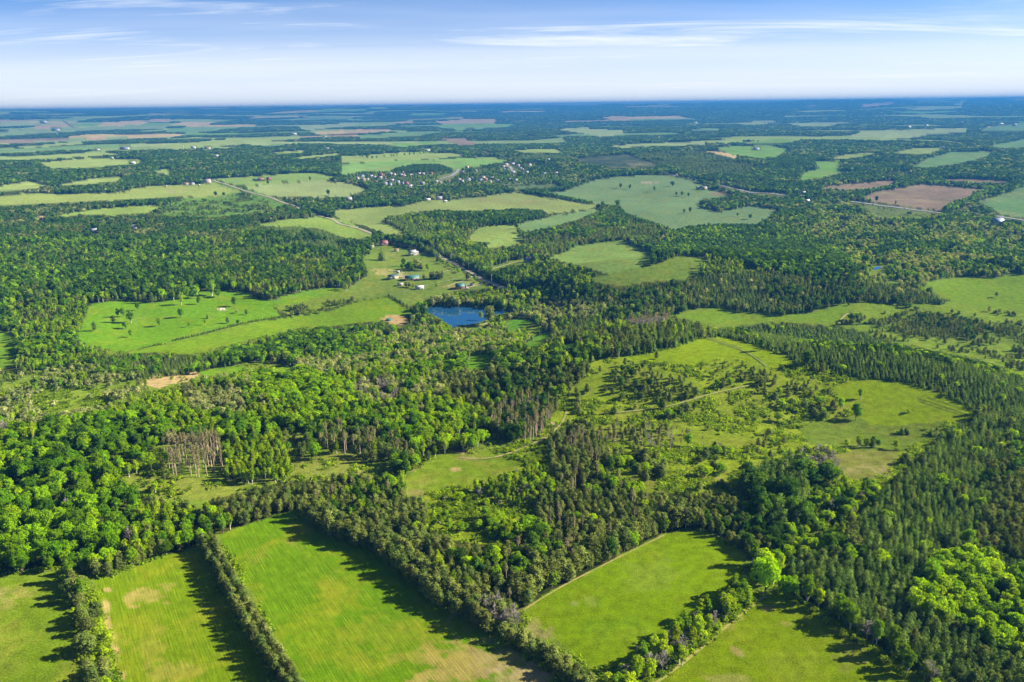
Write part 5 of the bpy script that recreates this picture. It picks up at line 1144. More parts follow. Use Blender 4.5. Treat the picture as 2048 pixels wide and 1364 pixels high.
row_px([(776, 592), (800, 604), (825, 622), (842, 632)], CEDAR, 2.6, .6, (.45, .7), (0,), 1.3, 'dark cedar in the hedge above the pond', 'cedars of the hedge above the pond')
row_px([(1085, 388), (1130, 398), (1180, 409)], MAPLE, 7, 1, (.5, .7), (0, 6), 1.2, 'bushy tree in the hedgerow across the pale fields', 'trees of the hedgerow across the pale fields')
row_px([(930, 612), (960, 614), (995, 617)], CEDAR, 3, 1, (.9, 1.3), (3,), 1.1, 'dark cedar on the far bank of the pond', 'cedars on the far bank of the pond')
row_px([(655, 300), (740, 318), (840, 309), (905, 305)], MAPLE, 30, 5, (.7, .9), (0,), 1.2, 'round tree in the row between the far fields', 'trees between the far fields')
row_px([(1636, 383), (1700, 386), (1740, 384), (1800, 375), (1850, 366)], MAPLE, 9, 2, (.5, .8), (0, 8), 1.2, 'tree in the belt above the large ploughed field', 'trees above the large ploughed field')
row_px([(1990, 378), (1950, 396), (1915, 412), (1890, 424)], MAPLE, 8, 3, (.7, 1.0), (0, 10), 1.2, 'tree in the belt right of the large ploughed field', 'trees right of the large ploughed field')
row_px([(1876, 369), (1930, 369), (1990, 372)], MAPLE, 9, 3, (.6, .8), (0,), 1.2, 'tree in the hedge behind the large ploughed field', 'trees behind the large ploughed field')
row_px([(836, 499), (856, 507), (872, 515)], SPRUCE, 3.6, .6, (.8, 1.1), (0, 5), 1., 'dark conifer in the row right of the white farmhouse', 'conifers right of the white farmhouse')
row_px([(806, 537), (826, 541), (846, 540)], MAPLE, 4.6, 1.2, (.5, .75), (0, 5, 10), 1., 'leafy tree in the grove below the white farmhouse', 'trees below the white farmhouse', {LIME: .3, MAPLE: .25, WILLOW: .25, PINE: .2})
row_px([(858, 558), (886, 558)], PINE, 3.6, .8, (.8, 1.), (0, 4), 1., 'dusky pine in the short belt right of the teal shed', 'pines right of the teal shed')
row_px([(884, 521), (905, 534), (925, 546)], LIME, 5, 1.2, (.35, .6), (-4,), 1.1, 'bush-like tree on the farm side of the gravel road', 'trees on the farm side of the gravel road', {LIME: .4, SHRUB: .4, WILLOW: .2})
row_px([(706, 500), (728, 512), (742, 497), (752, 484), (775, 479), (800, 486)], OAK, 6, 2, (.55, .8), (0, 6), 1., 'leafy tree in the grove around the red brick house', 'trees around the red brick house', {OAK: .5, WILLOW: .25, LIME: .25})
row_px([(812, 573), (826, 576)], PINE, 3.4, .8, (.5, .7), (0,), 1.2, 'dark bush-like pine left of the long pale shed', 'pines left of the long pale shed')
# --- single trees, each with its own description: (u, v of the foot, species, height scale, width, label)
SINGLE = [(1530, 1186, MAPLE, 1.12, 1.0, 'big round leafy tree at the corner of the lime-green field'),
 (263, 675, MAPLE, .5, .75, 'lone green tree nearest the hedge end in the meadow'), (252, 658, MAPLE, .55, .9, 'leafy tree below the dark clump on the left of the meadow'), (262, 646, ASPEN, .85, 1.6, 'tallest dark tree of the meadow clump'),
 (248, 633, MAPLE, .6, .85, 'round tree at the top of the meadow clump'), (236, 634, MAPLE, .52, .7, 'small tree at the left of the meadow clump'), (227, 645, PINE, .45, 1.1, 'dark conifer left of the meadow clump'),
 (190, 662, PINE, .5, 1.2, 'brownish lone tree at the left end of the meadow'), (275, 620, MAPLE, .5, .7, 'lone tree behind the clump near the forest edge'), (319, 652, MAPLE, .5, .85, 'round tree casting a long shadow left of mid meadow'),
 (362, 635, MAPLE, .56, .85, 'lone tree at the middle of the meadow'), (378, 654, MAPLE, .3, .7, 'small young tree below mid meadow'), (411, 650, ASPEN, .4, .9, 'thin pale sapling right of mid meadow'), (416, 637, SPRUCE, .36, 1.1, 'small dark spruce right of mid meadow'),
 (456, 647, PINE, .42, 1.2, 'brown bush-like pine near the hedge'), (476, 650, MAPLE, .4, .7, 'green tree standing at the hedge'), (470, 613, MAPLE, .68, .7, 'dark green tree right of the ring of stones'), (474, 627, WILLOW, .32, .8, 'pale pinkish small tree right of the ring of stones'),
 (493, 630, PINE, .35, 1.0, 'small brown tree at the right of the meadow'), (363, 610, ASPEN, .75, 1.2, 'bright slender tree by the forest edge of the meadow'), (348, 601, ASPEN, .68, 1., 'slim tree left of the bright slender one'), (398, 609, MAPLE, .5, .7, 'small tree right of the bright slender one'),
 (376, 598, MAPLE, .75, .9, 'round tree at the forest edge, left of a pair'), (392, 597, MAPLE, .78, .9, 'round tree at the forest edge, right of a pair'), (424, 592, ASPEN, .95, 1.4, 'tall light green tree at the forest edge'), (436, 595, MAPLE, .6, .9, 'bright round tree at the end of the forest edge'),
 (1711, 840, MAPLE, .82, .8, 'large bright tree on the right shoulder of the hill'), (1681, 818, MAPLE, .55, .8, 'leafy tree left of the large bright one on the hill'), (1721, 798, ASPEN, .5, 1.2, 'small bright tree behind the large one on the hill'), (1521, 701, MAPLE, .6, .75, 'bright round tree on the hill crest edge'),
 (1613, 733, MAPLE, .8, .9, 'round bright tree below the crest beside the plantation'), (1887, 793, SHRUB, .8, 1., 'lone dark bush on the right shoulder of the hill'), (1816, 826, SHRUB, .7, 1., 'small dark bush in the middle of the right shoulder'),
 (1250, 731, PINE, .5, 1.2, 'lone pine left on the hill crest'), (1313, 718, PINE, .5, 1.2, 'reddish pine on the hill crest'), (1229, 826, SPRUCE, .7, 1., 'dark pointed spruce beside the dirt track'), (1318, 818, MAPLE, .45, .8, 'small bright tree above the bracken slope'), (1376, 892, MAPLE, .62, .8, 'round tree at the end of the half-bare pines'),
 (804, 975, ASPEN, .6, 1.0, 'slim bright tree at the left edge of the clearing'), (857, 905, ASPEN, .75, 1.1, 'slender green tree standing above the clearing'),
 (980, 651, WILLOW, 1.9, .85, 'tall yellow-green weeping willow on the pond shore'), (962, 641, WILLOW, .9, .6, 'small willow beside the weeping willow'), (764, 521, SPRUCE, 1.15, 1.2, 'large dark conifer below the red house'), (936, 560, PINE, .8, 1.5, 'dark round tree beside the bungalow drive'), (950, 560, MAPLE, .5, .8, 'green tree in front of the road bend'), (948, 571, MAPLE, .4, .7, 'dark red-leaved tree beside the bungalow'),
 (873, 556, PINE, .6, 1.3, 'brown-green pine behind the teal-roofed shed'), (862, 558, PINE, .6, 1.3, 'pine in the middle behind the teal-roofed shed'), (848, 560, MAPLE, .5, .9, 'green tree beside the teal-roofed shed'), (873, 577, ASPEN, .5, 1.2, 'light green tree right of the long pale shed'), (842, 541, PINE, .65, 1.2, 'dusky pine above the barn yard'), (856, 541, MAPLE, .65, .9, 'tree above the barn yard'), (820, 540, MAPLE, .85, 1., 'large leafy tree below the white house'), (835, 535, WILLOW, .9, .9, 'pale leafy tree right of the white house garden'), (808, 533, MAPLE, .75, .9, 'round tree left of the white house garden'), (875, 522, SPRUCE, .55, 1., 'single dark conifer by the road lawn'),
 (657, 391, OAK, .95, .8, 'lone dark tree in the pale silvery field'), (432, 393, OAK, .8, .8, 'lone tree at the end of the hay strip'), (448, 393, OAK, .7, 1., 'tree beside the lone one at the hay strip'), (620, 362, OAK, .6, .8, 'round tree on the edge of the pale silvery field'), (536, 369, OAK, .6, .9, 'small round tree below the red barn'),
 (1241, 377, OAK, .75, 1., 'left dark tree in the blue-green hay field'), (1259, 378, OAK, .65, 1., 'second dark tree in the blue-green hay field'), (1309, 383, OAK, .75, .8, 'flat-topped tree in the blue-green hay field'), (1353, 392, OAK, .6, 1., 'left tree of the pair mid hay field'), (1364, 392, OAK, .75, 1., 'middle dark tree mid hay field'), (1377, 394, OAK, .62, 1., 'right tree mid hay field'), (1368, 427, OAK, .65, 1., 'left tree at the lower hay field'), (1380, 426, OAK, .85, .9, 'taller right tree at the lower hay field'),
 (1475, 433, OAK, .55, 1., 'left round tree on the right lobe of the hay field'), (1500, 438, OAK, .8, .9, 'right round tree on the right lobe of the hay field'), (1205, 414, OAK, 1., .9, 'dark tree at the tip of the plantation arm'), (1235, 414, OAK, 1.15, 1., 'biggest dark tree at the tip of the plantation arm'), (1345, 373, OAK, .75, 1.5, 'wide dark tree on the upper hay field'),
 (1791, 410, OAK, .6, .7, 'lone thin tree beside the highway'), (1740, 405, SPRUCE, .8, 1.1, 'dark conifer left of the ploughed field'), (1728, 403, SPRUCE, .8, 1.1, 'dark conifer at the left corner of the ploughed field'), (1752, 404, OAK, .8, 1., 'dark tree nearest the ploughed field corner'),
 (1985, 665, PINE, .6, 1.1, 'lone pine on the right-hand pasture'), (1978, 624, PINE, .6, 1.1, 'dark pine in the valley pasture'), (1993, 595, WILLOW, .5, .9, 'pale bush in the valley pasture')]

# ------------------------------------------------------------------ build the trees
import re
KIND = {OAK: ('broadleaf_tree', 'dark green leafy tree', 'tree', 150), LIME: ('hardwood_tree', 'lime-green leafy tree', 'tree', 300), MAPLE: ('deciduous_tree', 'round leafy tree', 'tree', 300), ASPEN: ('aspen_tree', 'slim light-green tree', 'tree', 300), PINE: ('pine_tree', 'olive pine', 'pine tree', 300), TALL: ('bare_trunk_pine_tree', 'bare-trunked pine', 'pine tree', 160),
        SPRUCE: ('conifer_tree', 'dark conical conifer', 'conifer', 300), WILLOW: ('willow_tree', 'pale grey-green tree', 'tree', 120), SHRUB: ('bush', 'low leafy bush', 'bush', 300), DEAD: ('bare_tree', 'bare grey tree', 'bare tree', 120), CEDAR: ('cedar_tree', 'small dark cedar', 'cedar', 200)}
def where_of(lab):
    m_ = re.search(r' (in|on|beside|among|at|lining|under|between|across|above|right|left) .*', lab)
    return m_.group(0).strip() if m_ else lab
ZWHERE = []
for z in ZONES:
    ZWHERE.append(where_of(z['tlabel']) if z.get('tlabel') else 'in the ' + ' '.join(z.get('label', 'wood').split()[:9]))
nT = len(TX)
AX = np.concatenate([TX, [e[0] for e in EXTRA]]); AY = np.concatenate([TY, [e[1] for e in EXTRA]])
ASP = np.concatenate([TS, [e[2] for e in EXTRA]]).astype(int)
AHS = np.concatenate([TSC, [e[3] for e in EXTRA]]); AWS = np.concatenate([TWS, [e[4] for e in EXTRA]])
def single_hs(q, p):                                  # heights of the lone trees as measured on the photograph
    d = math.sqrt(p[0] ** 2 + p[1] ** 2 + (p[2] - CAM_Z) ** 2)
    px = q[3] * (31 if 560 < q[1] < 700 and q[0] < 500 else 22 if 470 < q[1] < 600 else 14 if q[1] < 470 else 0)
    return px * d / FPX / SPH[q[2]] if px else q[3] * 1.05
nE = nT + len(EXTRA)
sp_ = at([q[0] for q in SINGLE], [q[1] for q in SINGLE])
AX = np.concatenate([AX, sp_[:, 0]]); AY = np.concatenate([AY, sp_[:, 1]]); ASP = np.concatenate([ASP, [SPN.index(q[2]) for q in SINGLE]])
AHS = np.concatenate([AHS, [single_hs(q, p) for q, p in zip(SINGLE, sp_)]]); AWS = np.concatenate([AWS, [q[4] for q in SINGLE]])
AZ_ = height(AX, AY)
ADI = np.sqrt(AX ** 2 + AY ** 2 + (AZ_ - CAM_Z) ** 2)
AROT = rng.uniform(0, 2 * math.pi, len(AX))
APX = HH[ASP] * AHS * FPX / ADI
u1, v1 = project(AX, AY, AZ_ + HH[ASP] * AHS * .8); u0, v0 = project(AX, AY, AZ_)
inframe = (u1 > 2) & (u1 < 2046) & (v1 < 1362) & (v0 > 195)
indiv = np.zeros(len(AX), bool)
for si, s_ in enumerate(SPN):
    k = np.where((ASP == si) & inframe & (np.arange(len(AX)) < nE))[0]
    k = k[np.argsort(-APX[k])][:KIND[s_][3]]
    indiv[k] = True
indiv[nE:] = True
ALOD = np.where(ADI < 520, 0, np.where(ADI < 1150, 1, 2))
AVAR = rng.integers(0, 60, len(AX))
def lodproto(i):
    l = PROTO[(SPN[ASP[i]], int(ALOD[i]))]
    return l[AVAR[i] % len(l)]
def place(o, i):
    w = AHS[i] * AWS[i]
    o.location = (AX[i], AY[i], AZ_[i]); o.rotation_euler = (0, 0, AROT[i]); o.scale = (w, w, AHS[i])
def where_i(i):
    return ZWHERE[TZN[i]] if i < nT else where_of(EXTRA[i - nT][5])
members = {}
for i in np.where(indiv)[0]:
    if i < nE:
        members.setdefault((ASP[i], where_i(i)), []).append(i)
PART = {}
for key, ks in members.items():
    if len(ks) < 12:
        continue
    n = 3 if len(ks) > 40 else 2
    a_ = np.array(ks)
    qu = np.quantile(u0[a_], np.linspace(0, 1, n + 1)[1:-1]); qv = np.quantile(v0[a_], np.linspace(0, 1, n + 1)[1:-1])
    for i in ks:
        cu, cv = int((u0[i] > qu).sum()), int((v0[i] > qv).sum())
        lr = ('left', 'right')[cu] if n == 2 else ('left', 'central', 'right')[cu]; ud = ('upper', 'lower')[cv] if n == 2 else ('upper', 'middle', 'lower')[cv]
        PART[i] = ud + ' ' + lr
def tree_label(adj, part, wh):
    if part is None:
        t = adj + ' ' + wh
    else:
        t = adj + ', ' + part + ' of those ' + wh
        if len(t.split()) > 16:
            t = adj + ', ' + part + ', ' + wh
    return ' '.join(t.split()[:16])
cnt = 0
for i in np.where(indiv)[0]:
    s_ = SPN[ASP[i]]
    nm, adj, cat, _ = KIND[s_]
    if i < nE:
        lab = tree_label(adj, PART.get(i), where_i(i)); grp = lab.replace(adj, nm.replace('_', ' ') + ' stand')
    else:
        lab = SINGLE[i - nE][5]; grp = None
    l0 = PROTO[(s_, 0)]; pr = l0[AVAR[i] % len(l0)]
    if s_ == SHRUB:
        o = link(nm, PROTO_COL.objects['tree_%03d' % pr['idx']].data, label=lab, category=cat, group=grp)
        place(o, i)
    else:
        o = link(nm, None, label=lab, category=cat, group=grp)
        o.empty_display_size = .5
        place(o, i)
        link('trunk', pr['trunk'], o); link('branches' if s_ == DEAD else 'crown', pr['crown'], o)
    cnt += 1
print('individual trees', cnt, 'of', len(AX), round(time.time() - T0, 1))

# scatter group: points carrying library index, scale and turn
ng = bpy.data.node_groups.new('plant_scatter', 'GeometryNodeTree')
ng.interface.new_socket('Geometry', in_out='INPUT', socket_type='NodeSocketGeometry'); ng.interface.new_socket('Geometry', in_out='OUTPUT', socket_type='NodeSocketGeometry')
gi, go = ng.nodes.new('NodeGroupInput'), ng.nodes.new('NodeGroupOutput')
ci = ng.nodes.new('GeometryNodeCollectionInfo'); ci.inputs['Collection'].default_value = PROTO_COL
ci.inputs['Separate Children'].default_value = True; ci.inputs['Reset Children'].default_value = True
iop = ng.nodes.new('GeometryNodeInstanceOnPoints'); iop.inputs['Pick Instance'].default_value = True
def gattr(name, t):
    n = ng.nodes.new('GeometryNodeInputNamedAttribute'); n.data_type = t; n.inputs[0].default_value = name
    return next(o_ for o_ in n.outputs if o_.enabled and o_.name == 'Attribute')
ng.links.new(gi.outputs[0], iop.inputs['Points']); ng.links.new(ci.outputs[0], iop.inputs['Instance'])
ng.links.new(gattr('idx', 'INT'), iop.inputs['Instance Index']); ng.links.new(gattr('scl', 'FLOAT_VECTOR'), iop.inputs['Scale'])
e2r = ng.nodes.new('FunctionNodeEulerToRotation'); ng.links.new(gattr('rot', 'FLOAT_VECTOR'), e2r.inputs[0]); ng.links.new(e2r.outputs[0], iop.inputs['Rotation'])
ng.links.new(iop.outputs[0], go.inputs[0])
def stuff(name, P, idx, scl, rot, label, cat):
    me = bpy.data.meshes.new(name); n = len(P)
    me.vertices.add(n); me.vertices.foreach_set('co', np.ascontiguousarray(P, np.float32).ravel())
    a = me.attributes.new('idx', 'INT', 'POINT'); a.data.foreach_set('value', np.asarray(idx, np.int32))
    a = me.attributes.new('scl', 'FLOAT_VECTOR', 'POINT'); a.data.foreach_set('vector', np.ascontiguousarray(scl, np.float32).ravel())
    r3 = np.zeros((n, 3), np.float32); r3[:, 2] = rot
    a = me.attributes.new('rot', 'FLOAT_VECTOR', 'POINT'); a.data.foreach_set('vector', r3.ravel())
    o = link(name, me, label=label, category=cat, kind='stuff')
    md = o.modifiers.new('scatter', 'NODES'); md.node_group = ng
    return o
AIDX = np.array([lodproto(i)['idx'] for i in range(len(AX))])
def stuff_sel(name, k, label, cat):
    w = AHS[k] * AWS[k]
    stuff(name, np.stack([AX[k], AY[k], AZ_[k]], 1), AIDX[k], np.stack([w, w, AHS[k]], 1), AROT[k], label, cat)
CATS = {'forest': 'forest', 'plantation': 'plantation', 'scrub': 'shrubbery'}
for z in ZONES:
    if not z.get('mix'):
        continue
    k = np.where((TZN == z['id']) & ~indiv[:nT])[0]
    if len(k):
        stuff_sel({'forest': 'forest', 'plantation': 'plantation_forest', 'scrub': 'shrubbery'}[z['obj']], k, z['label'], CATS[z['obj']])
byl = {}
for j, e in enumerate(EXTRA):
    if not indiv[nT + j]:
        byl.setdefault(e[5], []).append(nT + j)
for lab, k in byl.items():
    stuff_sel('shrubbery' if 'bush' in lab else 'forest', np.array(k), 'smaller growth ' + where_of(lab), 'hedgerow')
# bracken and weeds on the scrubby slopes
zun = np.array([z.get('under', 0.) for z in ZONES])
X, Y = jgrid(150, 1050, 1.7, R(40)); Z = height(X, Y); zz = zone_of(X, Y, Z)
k = np.where((rng.random(len(X)) < zun[zz] * .9 * sstep(.36, .6, fbm(X / 11, Y / 11, 83, 3))))[0]
wl_ = PROTO[(SHRUB, 9)]; w = rng.uniform(.9, 2.2, len(k))
stuff('undergrowth', np.stack([X[k], Y[k], Z[k]], 1), [wl_[q]['idx'] for q in rng.integers(0, 4, len(k))], np.stack([w, w, w * rng.uniform(.7, 1.5, len(k))], 1), rng.uniform(0, 6.28, len(k)), 'low bracken and weeds on the open slopes', 'undergrowth')
print('undergrowth', len(k))
# far woods
FP, FI, FS, FR = [], [], [], []
for r0, r1, s_ in ((4000, 6500, 17), (6500, 10000, 25), (10000, 17000, 40)):
    X, Y = jgrid(r0, r1, s_, R(36)); Z = height(X, Y)
    zb = zone_of(X, Y, Z); zc = zone_of(X, Y, Z + 8)
    isf, _ = far_mosaic(X, Y)
    ok = ~is_open[zb] & ~is_open[zc] & ~((zb == 0) & isf) & ~is_open[zone_of(X, Y, Z + 4)] & ~is_open[zone_of(X, Y, Z + 11)]
    ok &= vnoise(X / 130, Y / 130, 97) < .9
    k = np.where(ok)[0]
    spc = (rng.random(len(k))[:, None] > zcum[zc[k]]).sum(1).clip(0, 10)
    mp_ = [OAK, OAK, MAPLE, MAPLE, PINE, SPRUCE, WILLOW, MAPLE, WILLOW, SPRUCE, PINE]
    FI += [PROTO[(mp_[q], 3)][rng.integers(0, 3)]['idx'] for q in spc]
    FP.append(np.stack([X[k], Y[k], Z[k]], 1)); w = rng.uniform(.75, 1.1, len(k)) * s_ / 21; h_ = rng.uniform(.5, .85, len(k)) * (s_ / 19) ** .3
    FS.append(np.stack([w, w, h_], 1)); FR.append(rng.uniform(0, 6.28, len(k)))
stuff('forest', np.concatenate(FP), FI, np.concatenate(FS), np.concatenate(FR), 'blue-green far woods rolling to the horizon', 'forest')
print('far', len(FI), round(time.time() - T0, 1))

# ------------------------------------------------------------------ buildings
PAINT = {k: simple_mat(k + '_wall', c, .8, .1) for k, c in dict(white=(.40, .39, .38), cream=(.46, .40, .30), tan=(.45, .36, .27), brick=(.26, .11, .08), red=(.25, .05, .045), stone=(.36, .34, .33)).items()}
PAINT.update({k: simple_mat(k, c, .6, .12) for k, c in dict(greyroof=(.24, .24, .27), maroon=(.16, .05, .06), brownroof=(.20, .12, .09), whiteroof=(.42, .42, .43), greenroof=(.015, .055, .05), tealroof=(.02, .11, .105), darkroof=(.06, .065, .085), pinkroof=(.25, .19, .19), blueroof=(.11, .15, .26), redroof=(.30, .06, .04)).items()})
M_GLASS = simple_mat('window_glass', (.05, .06, .08), .1, .05)
M_TRIM = simple_mat('white_trim', (.75, .74, .72), .6, .05)
def boxm(x0, x1, y0, y1, z0, z1):
    V = np.array([(x, y, z) for z in (z0, z1) for (x, y) in ((x0, y0), (x1, y0), (x1, y1), (x0, y1))], float)
    Q = [(0, 3, 2, 1), (4, 5, 6, 7), (0, 1, 5, 4), (1, 2, 6, 5), (2, 3, 7, 6), (3, 0, 4, 7)]
    return V, np.array(Q)
def boxobj(name, mat, parent, *b):
    V, Q = boxm(*b)
    return link(name, mesh_arrays(name, V, [Q], [mat]), parent)
def roof_mesh(L, D, H, rh, over, th, arch=False):
    n = 8 if arch else 2
    prof = []
    for i in range(n + 1):
        t = i / n
        y = (t - .5) * (D + 2 * over)
        z = H + (rh * math.sin(math.pi * t) if arch else rh * (1 - abs(2 * t - 1)) - over * rh / (D / 2) * 0)
        prof.append((y, z))
    V = []
    for x in (-L / 2 - over, L / 2 + over):
        V += [(x, y, z) for y, z in prof] + [(x, y, z + th) for y, z in prof]
    m = n + 1; Q = []
    for i in range(n):
        Q += [(i, i + 1, 2 * m + i + 1, 2 * m + i), (m + i, 3 * m + i, 3 * m + i + 1, m + i + 1), (i, m + i, m + i + 1, i + 1), (2 * m + i, 2 * m + i + 1, 3 * m + i + 1, 3 * m + i)]
    Q += [(0, 2 * m, 3 * m, m), (m - 1, 2 * m - 1, 4 * m - 1, 3 * m - 1)]
    return np.array(V, float), np.array(Q)
def building(u, v, lpx, hr, turn, wall, roof, style, label, name=None, group=None, cat=None):
    p = at1(u, v); d = math.sqrt(p[0] ** 2 + p[1] ** 2 + (p[2] - CAM_Z) ** 2)
    L = lpx * d / FPX
    o = link(name or {'house': 'house', 'barn': 'barn', 'shed': 'shed', 'silo': 'silo'}[style], None, label=label, category=cat or style, group=group)
    o.location = (p[0], p[1], p[2]); o.rotation_euler = (0, 0, R(turn))
    H = max(2.2, L * hr)
    if style == 'silo':
        k = 12; r = L / 2; th = np.arange(k) / k * 6.2832; ring = np.stack([r * np.cos(th), r * np.sin(th)], 1)
        V = np.concatenate([np.column_stack([ring, np.full(k, -1.)]), np.column_stack([ring, np.full(k, H)])])
        link('wall', mesh_arrays('wall', V, [[(j, (j + 1) % k, k + (j + 1) % k, k + j) for j in range(k)]], [PAINT[wall]], smooth=True), o)
        V = np.concatenate([np.column_stack([ring * 1.04, np.full(k, H + .02)]), np.column_stack([ring * .6, np.full(k, H + r * .5)]), [[0, 0, H + r * .7]]])
        link('dome', mesh_arrays('dome', V, [[(j, (j + 1) % k, k + (j + 1) % k, k + j) for j in range(k)], [(k + j, k + (j + 1) % k, 2 * k) for j in range(k)]], [PAINT[roof]], smooth=True), o)
        return o
    D = L * {'house': .72, 'barn': .55, 'shed': .7}[style]; rh = D * {'house': .42, 'barn': .28, 'shed': .22}[style]
    arch = 'rounded' in label
    wv, wq = boxm(-L / 2, L / 2, -D / 2, D / 2, -1.5, H)
    V = np.concatenate([wv, [(-L / 2, 0, H + rh - .03), (L / 2, 0, H + rh - .03)]])
    link('wall', mesh_arrays('wall', V, [wq[[0, 2, 3, 4, 5]], [(7, 4, 8), (5, 6, 9)]], [PAINT[wall]]), o)
    rv, rq = roof_mesh(L, D, H, rh, .4, .25, arch)
    ro = link('roof', mesh_arrays('roof', rv, [rq], [PAINT[roof]]), o)
    if style == 'house':
        boxobj('chimney', PAINT['brick'], ro, L * .2, L * .2 + .9, -.45, .45, H + rh * .5, H + rh + .9)
    fr = -D / 2 - .04
    if style in ('house', 'barn', 'shed'):
        if style == 'barn':
            boxobj('door', PAINT['darkroof' if wall != 'white' else 'greyroof'], o, -L * .12, L * .12, fr, fr + .1, 0, H * .75)
        else:
            boxobj('door', PAINT['darkroof'], o, -.5, .5, fr, fr + .1, 0, min(2.1, H * .75))
        for wx in ((-.36, -.2, .2, .36) if style == 'house' else (-.35, .35)):
            wo = boxobj('window', M_TRIM, o, L * wx - .8, L * wx + .8, fr, fr + .1, H * .38, H * .78)
            boxobj('pane', M_GLASS, wo, L * wx - .62, L * wx + .62, fr - .03, fr, H * .43, H * .73)
    if style == 'house' and lpx >= 12:
        # a lower wing
        wv, wq = boxm(L / 2 + .003, L * .5 + L * .32, -D * .3, D * .3, -1.5, H * .8)
        V = np.concatenate([wv, [(L / 2 + .003, 0, H * .8 + rh * .55), (L * .82, 0, H * .8 + rh * .55)]])
        wg = link('wing', mesh_arrays('wing', V, [wq[[0, 2, 3, 4, 5]], [(7, 4, 8), (5, 6, 9)]], [PAINT[wall]]), o)
        rv, rq = roof_mesh(L * .32, D * .6, H * .8, rh * .57, .25, .2)
        rv[:, 0] += L * .66 + .15
        link('wing_roof', mesh_arrays('wing_roof', rv, [rq], [PAINT[roof]]), wg)
    return o
for b in BUILD:
    building(b[0], b[1], b[2] * (.7 if b[1] < 345 else .92), *b[3:])
VST = {'w': ('white', 'greyroof', 'white-walled village house with a grey roof'), 'b': ('stone', 'blueroof', 'grey village house with a bluish roof'), 'p': ('cream', 'pinkroof', 'cream village house with a pinkish roof'), 'g': ('tan', 'greyroof', 'tan village house with a grey roof'), 'r': ('brick', 'maroon', 'brick village house with a red-brown roof')}
for n, (bu, bv, k) in enumerate(VIL):
    w_, r_, lab = VST[k]
    side = 'left part of the village' if bu < 780 else 'middle of the village' if bu < 905 else 'lower right rows of the village' if bv > 352 else 'upper right of the village'
    building(bu, bv, 5.8 + 2.6 * ((n * 37) % 10) / 10, .36, (n * 53) % 60 - 30, w_, r_, 'house', lab + ' in the ' + side, 'village_house', lab + 's in the ' + side, 'house')

# ------------------------------------------------------------------ small things
def vehicle(u, v, turn, col, label, cat='car'):
    p = at1(u, v); o = link('car' if cat == 'car' else 'van', None, label=label, category=cat)
    o.location = (p[0], p[1], p[2] + .12 + np.hypot(p[0], p[1]) * .00035); o.rotation_euler = (0, 0, R(turn))
    pm = simple_mat('car_paint', col, .3, .03)
    prof = np.array([(-2.2, .35), (-2.2, .9), (-1.9, 1.0), (-1.3, 1.5), (.4, 1.5), (1.1, 1.0), (2.1, .88), (2.25, .6), (2.2, .35)])
    k = len(prof); V = np.concatenate([np.column_stack([prof[:, 0], np.full(k, y), prof[:, 1]]) for y in (-.9, .9)])
    sides = [(j, (j + 1) % k, k + (j + 1) % k, k + j) for j in range(k)]
    me = bpy.data.meshes.new('body'); me.from_pydata(V.tolist(), [], sides + [tuple(range(k))[::-1], tuple(range(k, 2 * k))]); me.materials.append(pm)
    link('body', me, o)
    boxobj('side_window', M_GLASS, o, -1.2, .5, -.93, -.9, 1.02, 1.4); boxobj('side_window', M_GLASS, o, -1.2, .5, .9, .93, 1.02, 1.4)
    wm = M_GLASS
    for wx in (-1.4, 1.4):
        for wy in (-.85, .85):
            th = np.arange(10) / 10 * 6.2832
            V = np.concatenate([np.column_stack([wx + .34 * np.cos(th), np.full(10, wy + s_), .34 + .34 * np.sin(th)]) for s_ in (-.1, .1)])
            me = bpy.data.meshes.new('wheel'); me.from_pydata(V.tolist(), [], [(j, (j + 1) % 10, 10 + (j + 1) % 10, 10 + j) for j in range(10)] + [tuple(range(10)), tuple(range(10, 20))[::-1]]); me.materials.append(M_RUBBER)
            link('wheel', me, o)
M_RUBBER = simple_mat('rubber', (.03, .03, .03), .9, .1)
vehicle(1747, 409.2, -22, (.8, .8, .8), 'white car on the highway left of the ploughed field centre'); vehicle(1810, 417.5, -22, (.75, .75, .78), 'pale car on the highway below the ploughed field'); vehicle(1727, 406, -22, (.7, .7, .72), 'white car on the highway near the dark conifers')
vehicle(962, 569, -20, (.05, .05, .06), 'dark car parked on the bungalow drive'); vehicle(826, 636, 10, (.3, .3, .32), 'grey car parked beside the sandy arena'); vehicle(935, 578, 15, (.7, .7, .7), 'white car parked in front of the bungalow')
M_POLE = simple_mat('pole_wood', (.40, .36, .32), .9, .1)
for n, (u, v, wh) in enumerate([(833, 492, 'above the white farmhouse'), (871, 508, 'at the end of the conifer row'), (896, 524, 'beside the road above the driveway fork'), (930, 541, 'at the driveway fork'), (975, 566, 'beside the dark stretch of road'), (596, 416, 'at the lower end of the straight gravel road'), (545, 397, 'midway along the straight gravel road'), (500, 384, 'at the upper part of the straight gravel road')]):
    p = at1(u, v); o = link('utility_pole', None, label='wooden utility pole ' + wh, category='utility pole', group='utility poles along the gravel road')
    o.location = (p[0] + 5, p[1], p[2])
    mm = Mesher(); mm.tube([(0, 0, -1), (0, 0, 5), (0, 0, 11)], [.22, .19, .15], 6); V, Qd = mm.arrays(); link('pole', mesh_arrays('pole', V, [Qd], [M_POLE]), o)
    boxobj('crossarm', M_POLE, o, -1.1, 1.1, -.19, -.09, 9.9, 10.1)
